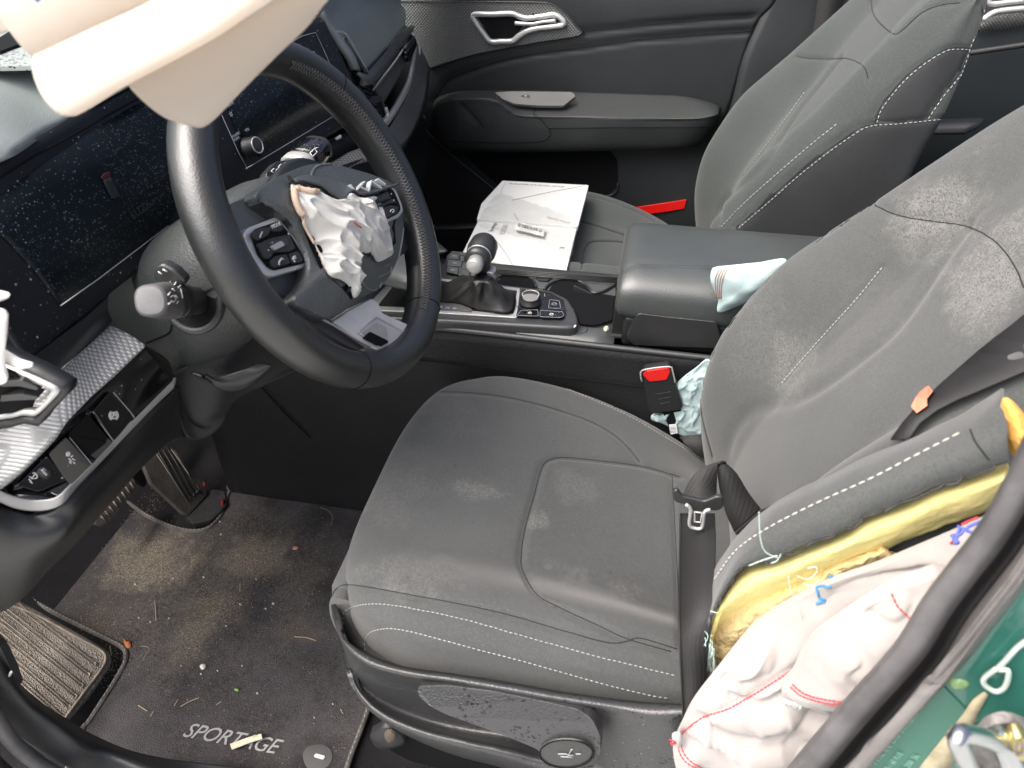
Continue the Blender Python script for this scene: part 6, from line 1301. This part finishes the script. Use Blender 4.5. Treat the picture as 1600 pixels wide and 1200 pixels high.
swp=prism('window_switch_panel',rc(YY([(772,144,.655),(800,142,.655),(894,143,.655),(900,150,.65),(881,165,.63),(840,165,.63),(803,162,.63),(784,154,.63)]),.004),M('satin_switch_panel',(.055,.06,.06),.3,mott=(12,.15)),pd,t=.006,bev=.001,nrm=(0,-.2,1))
prism('switch_recess',rc(YY([(802,151,.643),(827,150,.643),(829,156,.640),(806,157,.640)]),.002),m_void,swp,t=.001,bev=0,nrm=(0,-.2,1))
prism('window_switch',rc([p+V((0,0,.003)) for p in YY([(814,151,.643),(827,150,.643),(828,156,.640),(815,157,.640)])],.001),m_blk2,swp,t=.003,bev=.0008,nrm=(0,-.2,1))
tube('switch_mark',[p+V((0,0,.004)) for p in YY([(820,153,.642),(823,153,.642)])],.0012,m_wht,swp)
prism('door_reflector',rc(YY([(995,324,.688),(1035,318,.688),(1073,312,.688),(1069,326,.688),(1040,331,.688),(1009,335,.688)]),.002),M('red_reflector',(.85,.012,.01),.3,coat=.5,bumps=[('v',300,.4,.001)]),pd,t=.004,bev=.001)
prism('speaker_grille',rc(odr([(672,205),(700,232),(740,268),(781,304),(770,345),(700,352),(660,330)],.003),.01),M('black_speaker_mesh',(.012,.012,.013),.6,specks=[(220,.3,1.1,(.002,.002,.002),0)]),pd,t=.002,bev=0)
tube('speaker_edge',odr([(664,180),(666,200),(690,226),(730,260),(781,303),(790,330)],.006,40),.0022,m_blk2,pd,n=8)
prism('door_pocket',rc(odr([(722,240),(955,236),(965,250),(966,290),(950,304),(905,300),(780,290)],.002),.008),m_void,pd,t=.001,bev=0)
tube('pocket_lip',odr([(905,300),(940,306),(962,300),(966,285)],.006,20),.002,m_blk2,pd,n=8)
sheet('kick_shelf',[YY([(655,352,.62),(740,348,.62),(770,345,.62)]),YY([(655,360,.60),(740,356,.60),(770,353,.60)])],m_blk2,pd,nu=10,thick=.006)
# B pillar and passenger belt
bp_=thing('passenger_pillar','dark plastic pillar trim between passenger door and rear door','pillar trim',(.25,.74,.5))
sheet('pillar_trim',[YY([(1226,-60,.715),(1201,-2,.715),(1163,84,.705),(1148,140,.70),(1137,185,.70),(1120,260,.70),(1100,380,.70)]),YY([(1240,-60,.70),(1215,0,.70),(1176,86,.69),(1160,150,.685),(1150,190,.685),(1135,260,.685),(1120,380,.685)]),YY([(1420,-60,.70),(1400,0,.70),(1360,86,.69),(1340,150,.685),(1320,190,.685),(1320,260,.685),(1320,380,.685)])],m_dr,bp_,nu=40,nv=16,thick=.01)
sheet('door_gap_seal',[YY([(1210,-60,.73),(1190,-2,.73),(1150,100,.72),(1126,180,.715),(1095,290,.71),(1085,360,.71)]),YY([(1226,-60,.715),(1201,-2,.715),(1163,84,.705),(1142,170,.70),(1112,290,.70),(1100,380,.70)])],m_lipd,bp_,nu=40,thick=.004)
pbt=thing('passenger_seat_belt','dark passenger belt webbing hanging down the pillar behind the passenger seat','seat belt',tuple(P(1295,20,'y',.66)))
sheet('belt_webbing',[Y(.655,[(1282,-40),(1278,0),(1272,40),(1264,80)]),Y(.655,[(1324,-40),(1319,0),(1312,40),(1304,80)])],m_web,pbt,nu=20,thick=.0015)
# rear door and rear seat glimpses
rd=thing('rear_door','dark rear passenger door with silver handle strip at the upper right','door',(.8,.72,.5))
sheet('rear_door_panel',[YY([(1400,-80,.73),(1900,-80,.73)]),YY([(1400,200,.73),(1900,200,.73)]),YY([(1400,480,.73),(1900,480,.73)])],M('rear_door_plastic',(.005,.009,.011),.6),rd,nu=10,hard=True,thick=.01)
sheet('knurled_rear_trim',[YY([(1530,36,.715),(1560,24,.715),(1600,20,.715),(1660,14,.715)]),YY([(1530,50,.715),(1560,47,.715),(1600,41,.715),(1660,34,.715)])],m_knd,rd,nu=10,thick=.004)
tube('silver_handle_strip',YY([(1535,32,.70),(1548,22,.70),(1562,17,.70),(1600,13,.70),(1660,8,.70)]),.006,m_silv,rd,sm=30)
tube('upper_chrome_line',YY([(1538,0,.70),(1550,6,.70),(1580,3,.70),(1660,-6,.70)]),.005,m_silv,rd,sm=30)
tube('rear_armrest_line',YY([(1500,85,.70),(1600,70,.70),(1660,62,.70)]),.006,m_blk2,rd,sm=20)
rsb=thing('rear_bench','black rear bench seat barely visible between the front seats','rear seat',(1.0,.2,.2))
box('rear_cushion',(.95,.05,.25),(.5,1.25,.2),M('rear_cloth',(.02,.022,.023),.9),rsb,bev=.04)
box('rear_backrest',(1.3,.05,.6),(.18,1.25,.7),bpy.data.materials['rear_cloth'],rsb,bev=.04)
rk=thing('rear_floor_tunnel','dusty grey rear sill ledge seen behind the passenger seat','ledge',(.62,.5,.3))
sheet('ledge',[YY([(1455,186,.45),(1540,184,.45)]),YY([(1440,196,.43),(1530,194,.43)]),YY([(1430,208,.42),(1510,206,.42)])],m_blk2,rk,nu=8,thick=.01)
# ================================================================== HANDBOOKS
zb0=.432
m_pg=M('white_paper_cover',(.74,.75,.73),.45,mott=(10,.03)); m_prt=M('grey_print',(.25,.26,.27),.7); m_blkp=M('black_print',(.04,.04,.04),.7)
bk1=thing('handbook','white handbook in a clear plastic sleeve, farther of two booklets on the passenger seat','booklet',tuple(P(840,320,'z',zb0)))
bk2=thing('handbook','plain white handbook lying nearer the console beside the gear lever knob','booklet',tuple(P(800,400,'z',zb0)))
c1=prism('cover',rc(Z(zb0,[(785,282),(920,289),(903,354),(745,342),(752,318)]),.004),m_pg,bk1,t=.010,bev=.001,nrm=(0,0,1))
c1b=prism('cover',rc(Z(zb0-.006,[(741,357),(750,340),(903,350),(884,427),(808,419),(722,396)]),.003),m_pg,bk2,t=.010,bev=.001,nrm=(0,0,1))
tube('cover_line',Z(zb0+.0006,[(914,290),(860,300),(800,313)]),.0005,m_prt,c1); tube('cover_line',Z(zb0-.0054,[(772,372),(790,395),(803,418)]),.0005,m_prt,c1b); tube('cover_line',Z(zb0+.0016,[(803,333),(810,345)]),.0005,m_prt,c1)
tube('cover_line',Z(zb0+.0006,[(789,285),(782,302)]),.0004,m_prt,c1)
def ztext(nm,s,par,p,q,u,size,mat_,z):
    a,b,c=P(*p,'z',z),P(*q,'z',z),P(*u,'z',z); return text(nm,s,mat_,par,a,b-a,c-a,size,ext=.0002)
ztext('cover_title','Owner manual and documents',c1,(882,291),(793,286),(882,299),.010,m_prt,zb0+.0006)
mplas=bpy.data.materials.new('clear_plastic_film'); mplas.use_nodes=True; nt=mplas.node_tree; nt.nodes.clear()
o_=nt.nodes.new('ShaderNodeOutputMaterial'); t_=nt.nodes.new('ShaderNodeBsdfTransparent'); t_.inputs[0].default_value=(.97,.97,.97,1); g_=nt.nodes.new('ShaderNodeBsdfGlossy'); g_.inputs['Roughness'].default_value=.15; mx=nt.nodes.new('ShaderNodeMixShader'); mx.inputs[0].default_value=.12
nt.links.new(t_.outputs[0],mx.inputs[1]); nt.links.new(g_.outputs[0],mx.inputs[2]); nt.links.new(mx.outputs[0],o_.inputs[0])
sheet('plastic_sleeve',[Z(zb0+.003,[(778,302),(800,308),(840,320),(880,334),(900,344)]),Z(zb0+.006,[(768,312),(800,318),(840,330),(880,340),(902,352)]),Z(zb0+.003,[(755,330),(790,336),(830,344),(870,352),(900,360)]),Z(zb0+.002,[(748,345),(780,352),(820,362),(860,375),(896,392)]),Z(zb0+.001,[(748,354),(780,362),(820,374),(850,380),(890,405)])],mplas,bk1,nu=60,nv=40,thick=0,disp=lambda p,i,j:.003*nz(p,40)+.002*ridged(p,70))
ztext('sleeve_title','Sportage',c1b,(769,362),(778,346),(766,360),.012,m_prt,zb0-.0050)
for k in range(3): tube('small_print',Z(zb0-.0048,[(781+k*3,366),(787+k*3,351)]),.0004,m_prt,c1b)
bcl=prism('barcode_label',rc(Z(zb0+.0035,[(808,346),(852,357),(849,369),(804,358)]),.001),m_pg,bk1,t=.0006,bev=0,nrm=(0,0,1))
random.seed(3); bars=[]
for k in range(26):
    t=k/25; x=810+t*37; y=348.5+t*9.4; w=random.choice([.0003,.0003,.0006]); bars.append(tubev(Z(zb0+.0043,[(x,y),(x-1,y+5)]),w,4))
multi('barcode_bars',bars,m_blkp,bcl)
ztext('sleeve_small_text','service booklet',c1,(892,348),(845,335),(890,354),.009,M('faint_brown_print',(.45,.36,.33),.7),zb0+.004)
ztext('page_mark','M',c1,(882,386),(874,384),(883,378),.012,m_prt,zb0+.002) if False else None
ztext('page_mark','M',c1b,(881,389),(874,388),(881,381),.012,m_prt,zb0-.0050); ztext('page_mark','M',c1b,(872,425),(865,424),(872,417),.012,m_prt,zb0-.0050)
# ================================================================== CAMERA, LIGHT
cam=bpy.data.cameras.new('camera'); co=bpy.data.objects.new('camera',cam); COL.objects.link(co); sc.camera=co
cam.sensor_width=36; cam.lens=36*F/1600; cam.clip_start=.02; cam.clip_end=500
r_=V((rr.x,uu.x,zz.x)); u_2=-V((rr.y,uu.y,zz.y)); b_2=-V((rr.z,uu.z,zz.z))
co.matrix_world=Matrix(((r_.x,u_2.x,b_2.x,CAM.x),(r_.y,u_2.y,b_2.y,CAM.y),(r_.z,u_2.z,b_2.z,CAM.z),(0,0,0,1)))
cam.dof.use_dof=True; cam.dof.focus_distance=1.05; cam.dof.aperture_fstop=9
w=bpy.data.worlds.new('World'); sc.world=w; w.use_nodes=True; nt=w.node_tree
sky=nt.nodes.new('ShaderNodeTexSky'); sky.sky_type='NISHITA'; sky.sun_disc=False; sky.sun_elevation=math.radians(58); sky.sun_rotation=math.radians(240); sky.air_density=.5; sky.dust_density=9; sky.ozone_density=1.
nt.links.new(sky.outputs[0],nt.nodes['Background'].inputs[0]); nt.nodes['Background'].inputs[1].default_value=.15
sl=bpy.data.lights.new('sun','SUN'); sl.energy=1.8; sl.angle=math.radians(60); sl.color=(.97,1,.99); so=bpy.data.objects.new('sun',sl); COL.objects.link(so)
so.rotation_euler=V((-.5,-.55,.76)).to_track_quat('Z','Y').to_euler()
sc.view_settings.view_transform='Standard'; sc.view_settings.look='None'; sc.view_settings.gamma=1; sc.view_settings.use_curve_mapping=False; sc.view_settings.exposure=.88
sc.cycles.max_bounces=6; sc.cycles.use_denoising=True
